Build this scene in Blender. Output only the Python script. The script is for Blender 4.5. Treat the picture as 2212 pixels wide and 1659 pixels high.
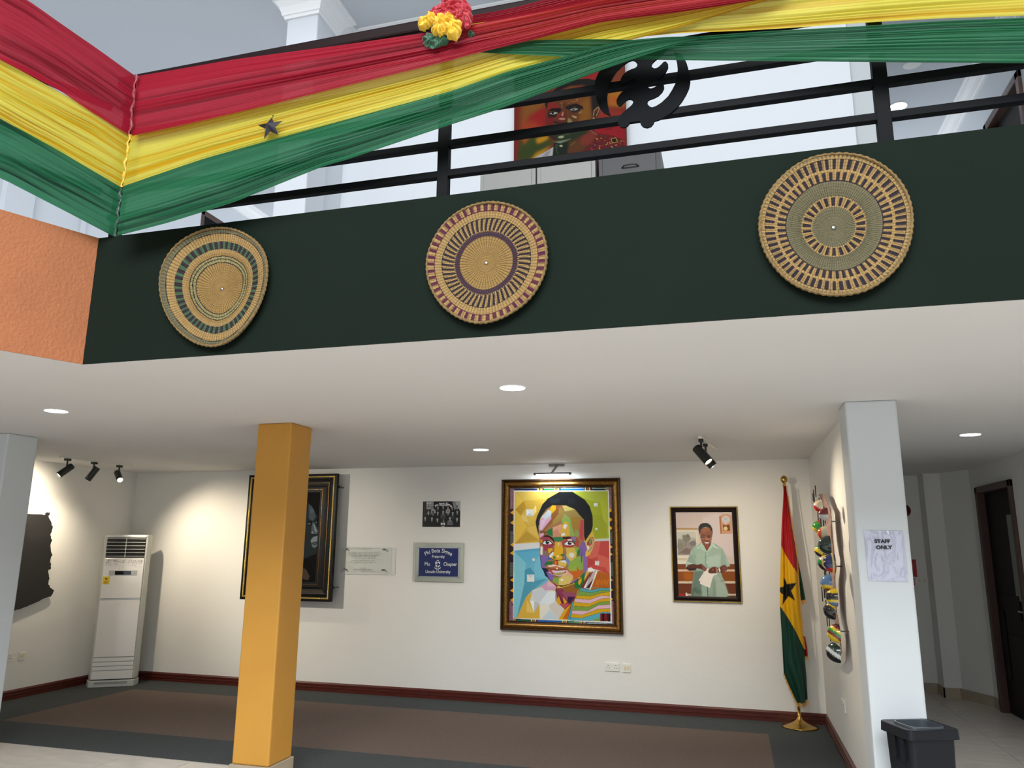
import bpy, bmesh, math, random
import numpy as np
from mathutils import Vector, Matrix, noise
random.seed(7); rng = np.random.default_rng(7)
SC = bpy.context.scene; COL = SC.collection
PI = math.pi
for o in list(bpy.data.objects): bpy.data.objects.remove(o)

# ------------------------------------------------------------------ camera
FPX, YAW, PITCH, ROLL, CH = 1647.84, -0.2790, 0.2088, 0.0083, 1.6876
def _cam_axes():
    cy, sy, cp, sp = math.cos(YAW), math.sin(YAW), math.cos(PITCH), math.sin(PITCH)
    F = np.array([sy*cp, cy*cp, sp]); r = np.array([cy, -sy, 0.]); U = np.cross(r, F)
    cr, sr = math.cos(ROLL), math.sin(ROLL)
    return cr*r+sr*U, -sr*r+cr*U, F
CR, CU, CF = _cam_axes()
cam = bpy.data.cameras.new('camera'); cam.sensor_width = 36; cam.lens = FPX/2212*36; cam.clip_end = 200
camo = bpy.data.objects.new('camera', cam); COL.objects.link(camo)
camo.matrix_world = Matrix([[CR[0], CU[0], -CF[0], 0], [CR[1], CU[1], -CF[1], 0], [CR[2], CU[2], -CF[2], CH], [0, 0, 0, 1]])
SC.camera = camo
# ------------------------------------------------------------------ world, exposure, lights
SC.view_settings.view_transform = 'Standard'; SC.view_settings.look = 'None'
SC.view_settings.gamma = 1; SC.view_settings.use_curve_mapping = False
SC.view_settings.exposure = 0.3
W = bpy.data.worlds.new('world'); SC.world = W; W.use_nodes = True
W.node_tree.nodes['Background'].inputs[0].default_value = (0.80, 0.90, 1.0, 1)
W.node_tree.nodes['Background'].inputs[1].default_value = 0.30
def light(kind, name, loc, energy, color=(1, 1, 1), target=None, **kw):
    l = bpy.data.lights.new(name, kind); l.energy = energy; l.color = color
    for k, v in kw.items(): setattr(l, k, v)
    o = bpy.data.objects.new(name, l); COL.objects.link(o); o.location = loc
    if target is not None:
        o.rotation_euler = (Vector(target)-Vector(loc)).to_track_quat('-Z', 'Y').to_euler()
    return o
WARM = (1.0, 0.84, 0.62); COOL = (0.86, 0.92, 1.0)
# daylight from rooflight and entrance glazing, plus an added fill in the upper hall
light('AREA', 'daylight_rooflight', (-.2, -3.4, 6.4), 1050, (0.95, 0.98, 1.0), (-.2, -.6, 0), shape='RECTANGLE', size=7, size_y=5)
light('AREA', 'upper_hall_fill', (-2, 11.6, 4.3), 170, (0.93, 0.97, 1.0), (-2, 5, 4.6), shape='RECTANGLE', size=8, size_y=2.2)  # unseen fill added to brighten the upper hall ceiling, no window modelled
light('AREA', 'daylight_entrance', (1.5, -6.0, 2.0), 60, (0.94, 0.97, 1.0), (-2.2, 5, 1.2), shape='RECTANGLE', size=7, size_y=3)
# unseen fill added under the upper ceiling to brighten the back wall
light('AREA', 'upper_wall_fill', (-1.2, 4.2, 6.2), 6, (0.95, 0.97, 1.0), (-1.0, 5.2, 3.0), shape='RECTANGLE', size=6, size_y=1.0)

# ------------------------------------------------------------------ geometry of the photograph -> points on known planes
def ray(x, y): return CF + CR*(x-1106)/FPX + CU*(829.5-y)/FPX
CAMP = np.array([0, 0, CH])
def P(x, y, ax, val):
    d = ray(x, y); t = (val-CAMP[ax])/d[ax]; return CAMP+d*t
def PN(x, y, pt, n):
    d = ray(x, y); t = np.dot(np.array(pt)-CAMP, n)/np.dot(d, n); return CAMP+d*t
D, XL, XR, G, ZC, ZP, XG = 8.497, -7.654, 0.789, 3.134, 2.6, 3.307, -3.246
ZU0, ZU1 = 2.9, 6.35

# ------------------------------------------------------------------ materials
def lin(c):
    if isinstance(c, str):
        c = tuple(int(c[i:i+2], 16) for i in (0, 2, 4))
    c = np.array(c[:3])/255.
    return np.where(c <= .04045, c/12.92, ((c+.055)/1.055)**2.4)
MATS = {}
def mat(name, c=(200, 200, 200), rough=.6, metal=0, spec=.5, bump=None, mottle=None, coat=0, emit=None, trans=0, sheen=0):
    if name in MATS: return MATS[name]
    m = bpy.data.materials.new(name); m.use_nodes = True; nt = m.node_tree; b = nt.nodes['Principled BSDF']
    L = lin(c); b.inputs['Base Color'].default_value = (*L, 1)
    b.inputs['Roughness'].default_value = rough; b.inputs['Metallic'].default_value = metal
    b.inputs['Specular IOR Level'].default_value = spec; b.inputs['Coat Weight'].default_value = coat
    b.inputs['Sheen Weight'].default_value = sheen
    if trans: b.inputs['Transmission Weight'].default_value = trans
    if emit: b.inputs['Emission Color'].default_value = (*lin(emit[0]), 1); b.inputs['Emission Strength'].default_value = emit[1]
    tc = nt.nodes.new('ShaderNodeTexCoord')
    if mottle:   # (scale, amount[, stretch])
        n = nt.nodes.new('ShaderNodeTexNoise'); n.inputs['Scale'].default_value = mottle[0]; n.inputs['Detail'].default_value = 6
        mp = nt.nodes.new('ShaderNodeMapping'); nt.links.new(tc.outputs['Object'], mp.inputs[0]); nt.links.new(mp.outputs[0], n.inputs['Vector'])
        if len(mottle) > 2: mp.inputs['Scale'].default_value = mottle[2]
        mr = nt.nodes.new('ShaderNodeMapRange'); mr.inputs[1].default_value = .3; mr.inputs[2].default_value = .7
        mr.inputs[3].default_value = 1-mottle[1]; mr.inputs[4].default_value = 1+mottle[1]
        nt.links.new(n.outputs['Fac'], mr.inputs[0])
        mx = nt.nodes.new('ShaderNodeMix'); mx.data_type = 'RGBA'; mx.blend_type = 'MULTIPLY'; mx.inputs[0].default_value = 1
        mx.inputs[6].default_value = (*L, 1); nt.links.new(mr.outputs[0], mx.inputs[7]); nt.links.new(mx.outputs[2], b.inputs['Base Color'])
    if bump:     # (scale, strength)
        n = nt.nodes.new('ShaderNodeTexNoise'); n.inputs['Scale'].default_value = bump[0]; n.inputs['Detail'].default_value = 5
        nt.links.new(tc.outputs['Object'], n.inputs['Vector'])
        bp = nt.nodes.new('ShaderNodeBump'); bp.inputs['Strength'].default_value = bump[1]; bp.inputs['Distance'].default_value = .01
        nt.links.new(n.outputs['Fac'], bp.inputs['Height']); nt.links.new(bp.outputs[0], b.inputs['Normal'])
    MATS[name] = m; return m
def vmat(name, rough=.5, coat=0, metal=0, spec=.4, fine=None):
    """colour comes from the print or paint stored on the mesh (attribute Col)"""
    if name in MATS: return MATS[name]
    m = mat(name, rough=rough, coat=coat, metal=metal, spec=spec, bump=fine); nt = m.node_tree
    a = nt.nodes.new('ShaderNodeAttribute'); a.attribute_name = 'Col'
    nt.links.new(a.outputs['Color'], nt.nodes['Principled BSDF'].inputs['Base Color'])
    return m
def clear(name, tint=(240, 246, 246), gloss=.10, rough=.03):
    if name in MATS: return MATS[name]
    m = bpy.data.materials.new(name); m.use_nodes = True; nt = m.node_tree; nt.nodes.clear()
    o = nt.nodes.new('ShaderNodeOutputMaterial'); t = nt.nodes.new('ShaderNodeBsdfTransparent'); g = nt.nodes.new('ShaderNodeBsdfGlossy')
    t.inputs[0].default_value = (*lin(tint), 1); g.inputs['Roughness'].default_value = rough
    f = nt.nodes.new('ShaderNodeFresnel'); f.inputs[0].default_value = 1.5
    ad = nt.nodes.new('ShaderNodeMath'); ad.operation = 'ADD'; ad.inputs[1].default_value = gloss; nt.links.new(f.outputs[0], ad.inputs[0])
    mx = nt.nodes.new('ShaderNodeMixShader'); nt.links.new(ad.outputs[0], mx.inputs[0]); nt.links.new(t.outputs[0], mx.inputs[1]); nt.links.new(g.outputs[0], mx.inputs[2])
    nt.links.new(mx.outputs[0], o.inputs[0]); MATS[name] = m; return m
def chiffon(name, c, c2):
    m = bpy.data.materials.new(name); m.use_nodes = True; nt = m.node_tree; nt.nodes.clear(); N = nt.nodes.new
    o = N('ShaderNodeOutputMaterial'); b = N('ShaderNodeBsdfPrincipled'); b.inputs['Roughness'].default_value = .42
    b.inputs['Specular IOR Level'].default_value = .35; b.inputs['Sheen Weight'].default_value = .15
    a = N('ShaderNodeAttribute'); a.attribute_name = 'layers'
    mc = N('ShaderNodeMix'); mc.data_type = 'RGBA'; mc.inputs[6].default_value = (*lin(c2), 1); mc.inputs[7].default_value = (*lin(c), 1)
    nt.links.new(a.outputs['Fac'], mc.inputs[0]); nt.links.new(mc.outputs[2], b.inputs['Base Color'])
    tl = N('ShaderNodeBsdfTranslucent'); nt.links.new(mc.outputs[2], tl.inputs[0])
    tp = N('ShaderNodeBsdfTransparent'); tp.inputs[0].default_value = (*(lin(c2)*.6+.4), 1)
    m1 = N('ShaderNodeMixShader'); m1.inputs[0].default_value = .5; nt.links.new(b.outputs[0], m1.inputs[1]); nt.links.new(tl.outputs[0], m1.inputs[2])
    mr = N('ShaderNodeMapRange'); mr.inputs[3].default_value = .10; mr.inputs[4].default_value = .0; nt.links.new(a.outputs['Fac'], mr.inputs[0])
    m2 = N('ShaderNodeMixShader'); nt.links.new(mr.outputs[0], m2.inputs[0]); nt.links.new(m1.outputs[0], m2.inputs[1]); nt.links.new(tp.outputs[0], m2.inputs[2])
    nt.links.new(m2.outputs[0], o.inputs[0]); MATS[name] = m; return m

WHITE = mat('white_wall_paint', (236, 236, 232), .75, bump=(90, .12), mottle=(1.3, .015))
CEIL = mat('ceiling_paint', (224, 223, 222), .85, mottle=(.8, .02))
CEILU = mat('upper_ceiling_paint', (205, 210, 216), .85, mottle=(.6, .02))
WHITEU = mat('upper_wall_paint', (212, 217, 223), .7, bump=(60, .08))
GREENW = mat('dark_green_wall_paint', (15, 26, 19), .85, spec=.15, bump=(70, .1), mottle=(2, .06))
ORANGE = mat('orange_wall_paint', (168, 104, 66), .75, bump=(60, .45), mottle=(5, .05))
OCHRE = mat('ochre_column_paint', (202, 146, 58), .5, bump=(40, .06), mottle=(3, .04))
COLW = mat('white_column_paint', (208, 215, 219), .55, bump=(30, .05))
WOOD = mat('mahogany', (82, 30, 20), .38, mottle=(14, .25, (1, 1, 12)))
DARKW = mat('dark_wood', (18, 11, 9), .6, spec=.2, mottle=(10, .3, (8, 8, 1)))
BLACKM = mat('black_painted_steel', (3, 5, 9), .6, spec=.12)
BLACKP = mat('black_lamp_enamel', (26, 30, 28), .35)
CHROME = mat('brushed_steel', (190, 190, 188), .25, metal=1)
GUNMET = mat('dark_nickel', (110, 108, 104), .3, metal=1)
BRASS = mat('brass', (196, 158, 84), .22, metal=1)
GOLD = mat('gilt', (152, 112, 56), .36, metal=.85, mottle=(40, .35))
GILTB = mat('bright_gilt', (226, 196, 104), .3, metal=.9, bump=(160, .8), mottle=(120, .4))
DFRAME = mat('dark_frame_lacquer', (30, 17, 14), .4, spec=.3)
BLKLAC = mat('black_lacquer', (8, 7, 7), .45, spec=.2)
PLAS = mat('white_plastic', (236, 236, 230), .35)
PLASY = mat('yellowed_plastic', (222, 214, 176), .4)
LAMPON = mat('lit_diffuser', (255, 255, 255), emit=((242, 246, 255), 14))
LAMPW = mat('lit_spot_lens', (255, 255, 255), emit=((255, 240, 205), 16))
TILE = mat('beige_marbled_tile', (206, 198, 188), .28, mottle=(3.5, .12, (1, 3, 1)))
GROUT = mat('grout', (128, 120, 108), .9)
TILES = mat('skirting_tile', (172, 158, 136), .4, mottle=(6, .1))

# ------------------------------------------------------------------ mesh helpers
def add_box(bm, a, b, rot=None, org=(0, 0, 0)):
    x0, y0, z0 = a; x1, y1, z1 = b
    v = [Vector(p) for p in ((x0, y0, z0), (x1, y0, z0), (x1, y1, z0), (x0, y1, z0), (x0, y0, z1), (x1, y0, z1), (x1, y1, z1), (x0, y1, z1))]
    if rot is not None: v = [rot @ p + Vector(org) for p in v]
    v = [bm.verts.new(p) for p in v]
    for f in ((3, 2, 1, 0), (4, 5, 6, 7), (0, 1, 5, 4), (1, 2, 6, 5), (2, 3, 7, 6), (3, 0, 4, 7)): bm.faces.new([v[i] for i in f])
    return v
def add_prism(bm, pts, z0, z1, fn=lambda x, y, z: (x, y, z)):
    """polygon pts (2d) extruded between z0 and z1, mapped by fn"""
    n = len(pts); a = [bm.verts.new(fn(p[0], p[1], z0)) for p in pts]; b = [bm.verts.new(fn(p[0], p[1], z1)) for p in pts]
    bm.faces.new(a[::-1]); bm.faces.new(b)
    for i in range(n): bm.faces.new((a[i], a[(i+1) % n], b[(i+1) % n], b[i]))
def add_tube(bm, p0, p1, r0, r1=None, n=12, cap=True):
    r1 = r0 if r1 is None else r1; p0 = Vector(p0); p1 = Vector(p1); q = (p1-p0).to_track_quat('Z', 'Y')
    A = [bm.verts.new(p0+q @ Vector((r0*math.cos(t), r0*math.sin(t), 0))) for t in [2*PI*i/n for i in range(n)]]
    B = [bm.verts.new(p1+q @ Vector((r1*math.cos(t), r1*math.sin(t), 0))) for t in [2*PI*i/n for i in range(n)]]
    for i in range(n): bm.faces.new((A[i], A[(i+1) % n], B[(i+1) % n], B[i]))
    if cap: bm.faces.new(A[::-1]); bm.faces.new(B)
def add_path(bm, pts, r, n=8):
    for a, b in zip(pts[:-1], pts[1:]): add_tube(bm, a, b, r, r, n)
def add_lathe(bm, prof, c=(0, 0, 0), n=24, q=None):
    rings = []
    for r, z in prof:
        ring = []
        for i in range(n):
            p = Vector((r*math.cos(2*PI*i/n), r*math.sin(2*PI*i/n), z))
            if q: p = q @ p
            ring.append(bm.verts.new(p+Vector(c)))
        rings.append(ring)
    for a, b in zip(rings[:-1], rings[1:]):
        for i in range(n): bm.faces.new((a[i], a[(i+1) % n], b[(i+1) % n], b[i]))
    bm.faces.new(rings[0][::-1]); bm.faces.new(rings[-1])
def obj(name, bm, m, parent=None, smooth=False, bevel=0, org=None):
    """one mesh object; org: world point used as its origin"""
    me = bpy.data.meshes.new(name)
    if org is not None: bmesh.ops.translate(bm, verts=bm.verts, vec=-Vector(org))
    bmesh.ops.recalc_face_normals(bm, faces=bm.faces)
    bm.to_mesh(me); bm.free(); me.materials.append(m)
    if smooth: me.polygons.foreach_set('use_smooth', [True]*len(me.polygons))
    o = bpy.data.objects.new(name, me); COL.objects.link(o)
    if org is not None: o.location = org
    if parent is not None:
        o.parent = parent
        if org is not None or True:
            o.matrix_parent_inverse = Matrix.Translation(-Vector(parent.location)) if parent.rotation_euler[2] == 0 else parent_inv(parent)
    if bevel:
        md = o.modifiers.new('bevel', 'BEVEL'); md.width = bevel; md.segments = 2; md.limit_method = 'ANGLE'
    return o
def parent_inv(p):
    return (Matrix.Translation(p.location) @ p.rotation_euler.to_matrix().to_4x4()).inverted()
def B(*boxes):
    bm = bmesh.new()
    for a, b in boxes: add_box(bm, a, b)
    return bm
def tag(o, label, cat, group=None):
    o['label'] = label; o['category'] = cat
    if group: o['group'] = group
    return o
def thing(name, label, cat, loc, group=None):
    o = bpy.data.objects.new(name, None); COL.objects.link(o); o.location = loc; o.empty_display_size = .05
    return tag(o, label, cat, group)
def struct(name, bm, m, parent=None, label=None, **k):
    o = obj(name, bm, m, parent, **k)
    if parent is None: o['kind'] = 'structure'
    if label: o['label'] = label
    return o
def text_bm(s, size, fn, bold=0.0, align='CENTER', sx=1.0, spacing=1.0, arc=None):
    """flat lettering: fn maps the (x, y) of the glyph outlines to world"""
    cu = bpy.data.curves.new('t', 'FONT'); cu.body = s; cu.size = size; cu.align_x = align; cu.offset = bold; cu.space_character = spacing
    cu.resolution_u = 3
    o = bpy.data.objects.new('t', cu); COL.objects.link(o)
    dg = bpy.context.evaluated_depsgraph_get(); me = bpy.data.meshes.new_from_object(o.evaluated_get(dg))
    bm = bmesh.new(); bm.from_mesh(me); bpy.data.objects.remove(o); bpy.data.meshes.remove(me)
    for v in bm.verts:
        x, y = v.co.x*sx, v.co.y
        if arc: t = x/arc; x, y = math.sin(t)*(arc+y), math.cos(t)*(arc+y)-arc
        v.co = Vector(fn(x, y))
    return bm
def merge(a, b):
    me = bpy.data.meshes.new('tmp'); b.to_mesh(me); b.free(); a.from_mesh(me); bpy.data.meshes.remove(me); return a
def grid_obj(name, pos, m, parent=None, col=None, layers=None, close=False, smooth=True, org=None):
    """pos: (nv, nu, 3) vertex grid; col: (nv, nu, 3) linear colours; close wraps u"""
    nv, nu = pos.shape[:2]; co = pos.reshape(-1, 3).astype(np.float32)
    if org is not None: co = co-np.array(org, dtype=np.float32)
    j, i = np.meshgrid(np.arange(nv-1), np.arange(nu if close else nu-1), indexing='ij'); i2 = (i+1) % nu
    q = np.stack([j*nu+i, j*nu+i2, (j+1)*nu+i2, (j+1)*nu+i], -1).reshape(-1, 4).astype(np.int32)
    me = bpy.data.meshes.new(name); me.vertices.add(len(co)); me.vertices.foreach_set('co', co.ravel())
    me.loops.add(q.size); me.loops.foreach_set('vertex_index', q.ravel())
    me.polygons.add(len(q)); me.polygons.foreach_set('loop_start', np.arange(0, q.size, 4, dtype=np.int32))
    me.update(calc_edges=True)
    if smooth: me.polygons.foreach_set('use_smooth', np.ones(len(q), dtype=bool))
    if col is not None:
        a = me.color_attributes.new('Col', 'FLOAT_COLOR', 'POINT')
        c = np.ones((len(co), 4), dtype=np.float32); c[:, :3] = col.reshape(-1, 3); a.data.foreach_set('color', c.ravel())
    if layers is not None:
        a = me.attributes.new('layers', 'FLOAT', 'POINT'); a.data.foreach_set('value', layers.ravel().astype(np.float32))
    me.materials.append(m)
    o = bpy.data.objects.new(name, me); COL.objects.link(o)
    if org is not None: o.location = org
    if parent is not None: o.parent = parent; o.matrix_parent_inverse = Matrix.Translation(-Vector(parent.location))
    return o
def inpoly(x, y, pts):
    r = np.zeros(x.shape, bool); n = len(pts); j = n-1
    for i in range(n):
        xi, yi = pts[i]; xj, yj = pts[j]
        if yi != yj: r ^= ((yi > y) != (yj > y)) & (x < (xj-xi)*(y-yi)/(yj-yi)+xi)
        j = i
    return r
def pts(s):
    n = [float(t) for t in s.replace(',', ' ').split()]; return list(zip(n[::2], n[1::2]))

# ------------------------------------------------------------------ the setting: ground floor
struct('floor', B(((-14, -8, -.12), (7, 12, -.006))), GROUT)
FLOOR = bpy.data.objects['floor']
def tiles(x0, x1, y0, y1, s=.6, skip=lambda x, y: False):
    base = None; g = .0022
    for i in range(int(round((x1-x0)/s))):
        for j in range(int(round((y1-y0)/s))):
            cx, cy = x0+(i+.5)*s, y0+(j+.5)*s
            if skip(cx, cy): continue
            if base is None:
                bm = B(((-s/2+g, -s/2+g, -.01), (s/2-g, s/2-g, 0))); base = obj('tile', bm, TILE, FLOOR, bevel=0); t = base
            else: t = bpy.data.objects.new('tile', base.data); COL.objects.link(t); t.parent = FLOOR
            t.location = (cx, cy, random.uniform(-.0006, .0004)); 
tiles(-8.4, -2.4, 3.78, 5.58)
tiles(.95, 2.75, 3.6, 10.8, skip=lambda x, y: False)
def bigtiles():
    bm = bmesh.new(); s = .6; g = .0022
    for i in range(-14, 11):
        for j in range(-12, 10):
            x, y = .95+i*s, 3.6+j*s-.42+.42
            if (i >= 0 and i < 3 and j >= 0): continue
            if x+s > XR and y > 5.2: continue
            if -8.5 < x < -2.5 and y+s > 3.8: continue
            if y+s > 5.58: continue
            add_box(bm, (x+g, y+g, -.01), (x+s-g, y+s-g, -.0005))
    o = obj('tiling', bm, TILE, FLOOR); o['kind'] = 'stuff'
bigtiles()
def carpet():
    charcoal = mat('charcoal_carpet', (90, 94, 94), .95, spec=.1, bump=(420, .9), mottle=(150, .5))
    brown = mat('brown_carpet', (128, 112, 102), .95, spec=.1, bump=(420, .9), mottle=(150, .45))
    t = thing('carpet', 'fitted charcoal carpet with a brown centre panel on the gallery floor', 'carpet', (-3.4, 7, 0))
    y0, y1, x0, x1 = 5.58, D, XL, XR-.005
    a, b, c, d = -6.85, .22, 6.2, 7.92
    obj('border', B(((x0, y0, -.004), (x1, c, .006)), ((x0, d, -.004), (x1, y1, .006)), ((x0, c, -.004), (a, d, .006)), ((b, c, -.004), (x1, d, .006))), charcoal, t)
    o = obj('centre_panel', B(((a, c, -.004), (b, d, .0062))), brown, t); o['label'] = 'brown centre panel'
carpet()
struct('wall_back', B(((XL-.15, D, 0), (XR+.15, D+.15, ZC))), WHITE)
struct('wall_left', B(((XL-.15, 3.0, 0), (XL, D, ZC))), WHITE)
struct('wall_right', B(((XR, 5.44, 0), (XR+.14, D, ZC)), ((XR, D, 0), (XR+.14, 10.9, ZC))), WHITE)
def base_run(name, a, b, n):   # moulded skirting along a->b, n = inward normal
    a, b, n = Vector((*a, 0)), Vector((*b, 0)), Vector((*n, 0))
    prof = [(0, 0), (.022, 0), (.022, .022), (.016, .026), (.016, .034), (.022, .038), (.022, .052), (.016, .056), (.016, .066), (.02, .07), (.02, .084), (.008, .1), (0, .1)]
    bm = bmesh.new(); d = (b-a)
    A = [bm.verts.new(a+n*p+Vector((0, 0, z+.006))) for p, z in prof]; C = [bm.verts.new(b+n*p+Vector((0, 0, z+.006))) for p, z in prof]
    for i in range(len(prof)): j = (i+1) % len(prof); bm.faces.new((A[i], A[j], C[j], C[i]))
    bm.faces.new(A); bm.faces.new(C[::-1]); return struct(name, bm, WOOD)
base_run('baseboard_back', (XL, D), (XR, D), (0, -1))
base_run('baseboard_left', (XL, 3.0), (XL, D), (1, 0))
base_run('baseboard_right', (XR, 5.46), (XR, D), (-1, 0))
# soffit: slab under the gallery floor, its edge following the atrium opening
ang = math.radians(24.0); LD = Vector((-math.sin(ang), -math.cos(ang), 0)); LN = Vector((math.cos(ang), -math.sin(ang), 0))  # direction of the left balustrade, and its inward (atrium) normal
c0 = Vector((XG, G, 0)); c1 = c0+LD*6
bm = bmesh.new(); add_prism(bm, [(5, G), (XG, G), (c1.x, c1.y), (-14, c1.y), (-14, 12), (5, 12)], ZC, ZU0)
struct('ceiling', bm, CEIL)
bm = bmesh.new(); add_box(bm, (XG-.003, G-.004, ZC+.001), (5, G+.13, ZP))
gp = struct('wall_balcony', bm, GREENW, label='dark green balcony parapet carrying the baskets')
bm = bmesh.new(); q = c0-LN*.13
add_prism(bm, [(c0.x+.003, c0.y-.005), (c1.x+.004, c1.y), (c1.x-LN.x*.13, c1.y-LN.y*.13), (q.x-LD.x*.1, q.y-LD.y*.1)], ZC+.001, ZP)
struct('wall_balcony_left', bm, ORANGE, label='orange balcony parapet at the left')
# columns
def column(name, x0, y0, z0, z1, m, s=.3, plinth=None, label=None):
    o = struct(name, B(((x0, y0, z0), (x0+s, y0+s, z1))), m, label=label, bevel=.012)
    if plinth: obj('plinth', B(((x0-.012, y0-.012, 0), (x0+s+.012, y0+s+.012, plinth))), TILES, o, bevel=.003)
    return o
column('column', -3.52, 5.11, .15, ZC, OCHRE, plinth=.15, label='ochre yellow square column')
column('column', .72, 5.16, 0, ZC, COLW, plinth=None, label='white column at the end of the right wall')
column('column', -6.24, 5.06, 0, ZC, COLW, plinth=.1, label='white column at the left edge')
# corridor
struct('wall_corridor', B(((XR+.14, 10.75, 0), (2.28, 10.9, ZC)), ((2.28, 10.46, 0), (2.66, 10.9, ZC))), WHITE)
bm = bmesh.new(); dy0, dy1, dz = 8.62, 9.78, 2.37
add_box(bm, (2.67, 2, 0), (2.82, dy0, ZC)); add_box(bm, (2.67, dy1, 0), (2.82, 10.9, ZC)); add_box(bm, (2.67, dy0, dz), (2.82, dy1, ZC))
add_prism(bm, [(2.66, 10.47), (2.46, 10.47), (2.68, 10.0)], 0, ZC)
struct('wall_corridor_right', bm, WHITE)
bm = bmesh.new(); add_box(bm, (XR+.14, 10.735, 0), (2.265, 10.75, .11)); add_box(bm, (2.265, 10.445, 0), (2.28, 10.75, .11)); add_box(bm, (2.265, 10.445, 0), (2.46, 10.46, .11))
add_prism(bm, [(2.45, 10.46), (2.44, 10.445), (2.655, 9.99), (2.67, 10.0)], 0, .11); add_box(bm, (2.655, dy1+.07, 0), (2.67, 10.0, .11)); add_box(bm, (2.655, 5, 0), (2.67, dy0-.07, .11))
struct('baseboard_corridor', bm, TILES)
def door(name, x, y0, y1, z0, z1, glass=True, label=None, leaf=DARKW):
    fr = mat('door_frame_wood', (74, 50, 42), .45, mottle=(10, .2, (8, 8, 1)))
    bm = B(((x-.03, y0, z0), (x+.1, y0+.07, z1)), ((x-.03, y1-.07, z0), (x+.1, y1, z1)), ((x-.03, y0, z1-.07), (x+.1, y1, z1)))
    d = struct(name, bm, fr, bevel=.006, label=label)
    a, b = y0+.07, y1-.07; lx = x+.05
    L = obj('door_leaf', B(((lx, a, z0+.01), (lx+.045, b, z1-.07))), leaf, d)
    bm = bmesh.new(); w = b-a
    for (ya, yb, za, zb) in ((a+.06*w, a+.2*w, .15, .45), (a+.8*w, b-.06*w, .15, .45)):
        h = z1-z0; add_box(bm, (lx-.012, ya, z0+za*h), (lx, yb, z0+zb*h))
    for za, zb in ((.05, .35), (.42, .52)):
        h = z1-z0; add_box(bm, (lx-.012, a+.28*w, z0+za*h), (lx, a+.72*w, z0+zb*h))
    obj('door_panel', bm, leaf, d, bevel=.004)
    if glass:
        h = z1-z0
        obj('door_glass', B(((lx-.008, a+.08*w, z0+.5*h), (lx+.003, a+.36*w, z0+.86*h))), mat('frosted_glass', (126, 134, 128), .5), d)
    hb = bmesh.new(); add_box(hb, (lx-.01, a+.06*w, z0+.98), (lx, a+.1*w, z0+1.16)); add_tube(hb, (lx-.045, a+.08*w, z0+1.09), (lx-.045, a+.22*w, z0+1.09), .009); add_tube(hb, (lx-.045, a+.08*w, z0+1.09), (lx, a+.08*w, z0+1.09), .009)
    obj('handle', hb, CHROME, d, smooth=False)
    return d
door('door_1', 2.67, dy0, dy1, 0, dz, label='dark wooden corridor door behind the white column')

# ------------------------------------------------------------------ the setting: upper floor
struct('ceiling_upper', B(((-6.6, 3.0, ZU1), (5, 12, ZU1+.2))), CEILU)
struct('wall_upper_back', B(((-3.25, 5.70, ZU0), (1.03, 5.84, ZU1))), WHITEU)
def crown(bm, a, b, n, ztop=ZU1, s=1.0):
    a, b, n = Vector((*a, 0)), Vector((*b, 0)), Vector((*n, 0)).normalized()
    prof = [(0, -.155), (.018, -.155), (.022, -.135), (.03, -.13), (.036, -.112), (.05, -.08), (.078, -.045), (.098, -.038), (.1, -.02), (.125, -.012), (.125, 0), (0, 0)]
    t = (b-a).normalized()
    A = [bm.verts.new(a-t*p*s*.0+n*p*s+Vector((0, 0, ztop+z*s))) for p, z in prof]; C = [bm.verts.new(b+n*p*s+Vector((0, 0, ztop+z*s))) for p, z in prof]
    for i in range(len(prof)): j = (i+1) % len(prof); bm.faces.new((A[i], A[j], C[j], C[i]))
    bm.faces.new(A); bm.faces.new(C[::-1])
def ring_crown(bm, x0, y0, x1, y1):
    prof = [(0, -.2), (.018, -.2), (.024, -.175), (.034, -.17), (.04, -.145), (.055, -.10), (.085, -.058), (.105, -.048), (.11, -.026), (.135, -.016), (.135, 0)]
    R = [[bm.verts.new((x, y, ZU1+z)) for x, y in ((x0-p, y0-p), (x1+p, y0-p), (x1+p, y1+p), (x0-p, y1+p))] for p, z in prof]
    for a, b in zip(R[:-1], R[1:]):
        for i in range(4): bm.faces.new((a[i], a[(i+1) % 4], b[(i+1) % 4], b[i]))
u = column('column_upper', -3.52, 5.08, ZU0, ZU1, WHITEU, label='white upper column with a moulded capital')
bm = bmesh.new(); ring_crown(bm, -3.52, 5.08, -3.22, 5.38); obj('capital', bm, mat('moulding_paint', (238, 239, 240), .5), u)
struct('wall_upper_return', B(((-3.49, 5.38, ZU0), (-3.25, 5.84, ZU1))), WHITEU)
MOULD = MATS['moulding_paint']
bm = bmesh.new(); crown(bm, (-3.25, 5.38), (-3.25, 5.7), (1, 0)); crown(bm, (-3.25, 5.7), (1.03, 5.7), (0, -1)); crown(bm, (2.6, 3.1), (2.6, 12), (-1, 0)); crown(bm, (-6.4, 3.1), (-6.4, 12), (1, 0))
struct('trim_1', bm, MOULD, label='white cornice at the upper ceiling')
struct('wall_upper_left', B(((-6.6, 3.0, ZU0), (-6.4, 7.72, ZU1)), ((-6.6, 8.62, ZU0), (-6.4, 12, ZU1)), ((-6.6, 7.72, 5.92), (-6.4, 8.62, ZU1)), ((-6.6, -2.3, ZU0), (-6.4, 3.0, ZU1+.2))), WHITEU)
struct('wall_upper_pilaster', B(((-6.4, 5.02, ZU0), (-6.34, 5.32, ZU1)), ((-6.4, 5.93, ZU0), (-6.37, 5.97, ZU1))), WHITEU)
struct('wall_upper_right', B(((2.6, 3.1, ZU0), (2.75, 6.9, ZU1)), ((2.6, 7.86, ZU0), (2.75, 12, ZU1)), ((2.6, 6.9, 5.78), (2.75, 7.86, ZU1))), WHITEU)
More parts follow.
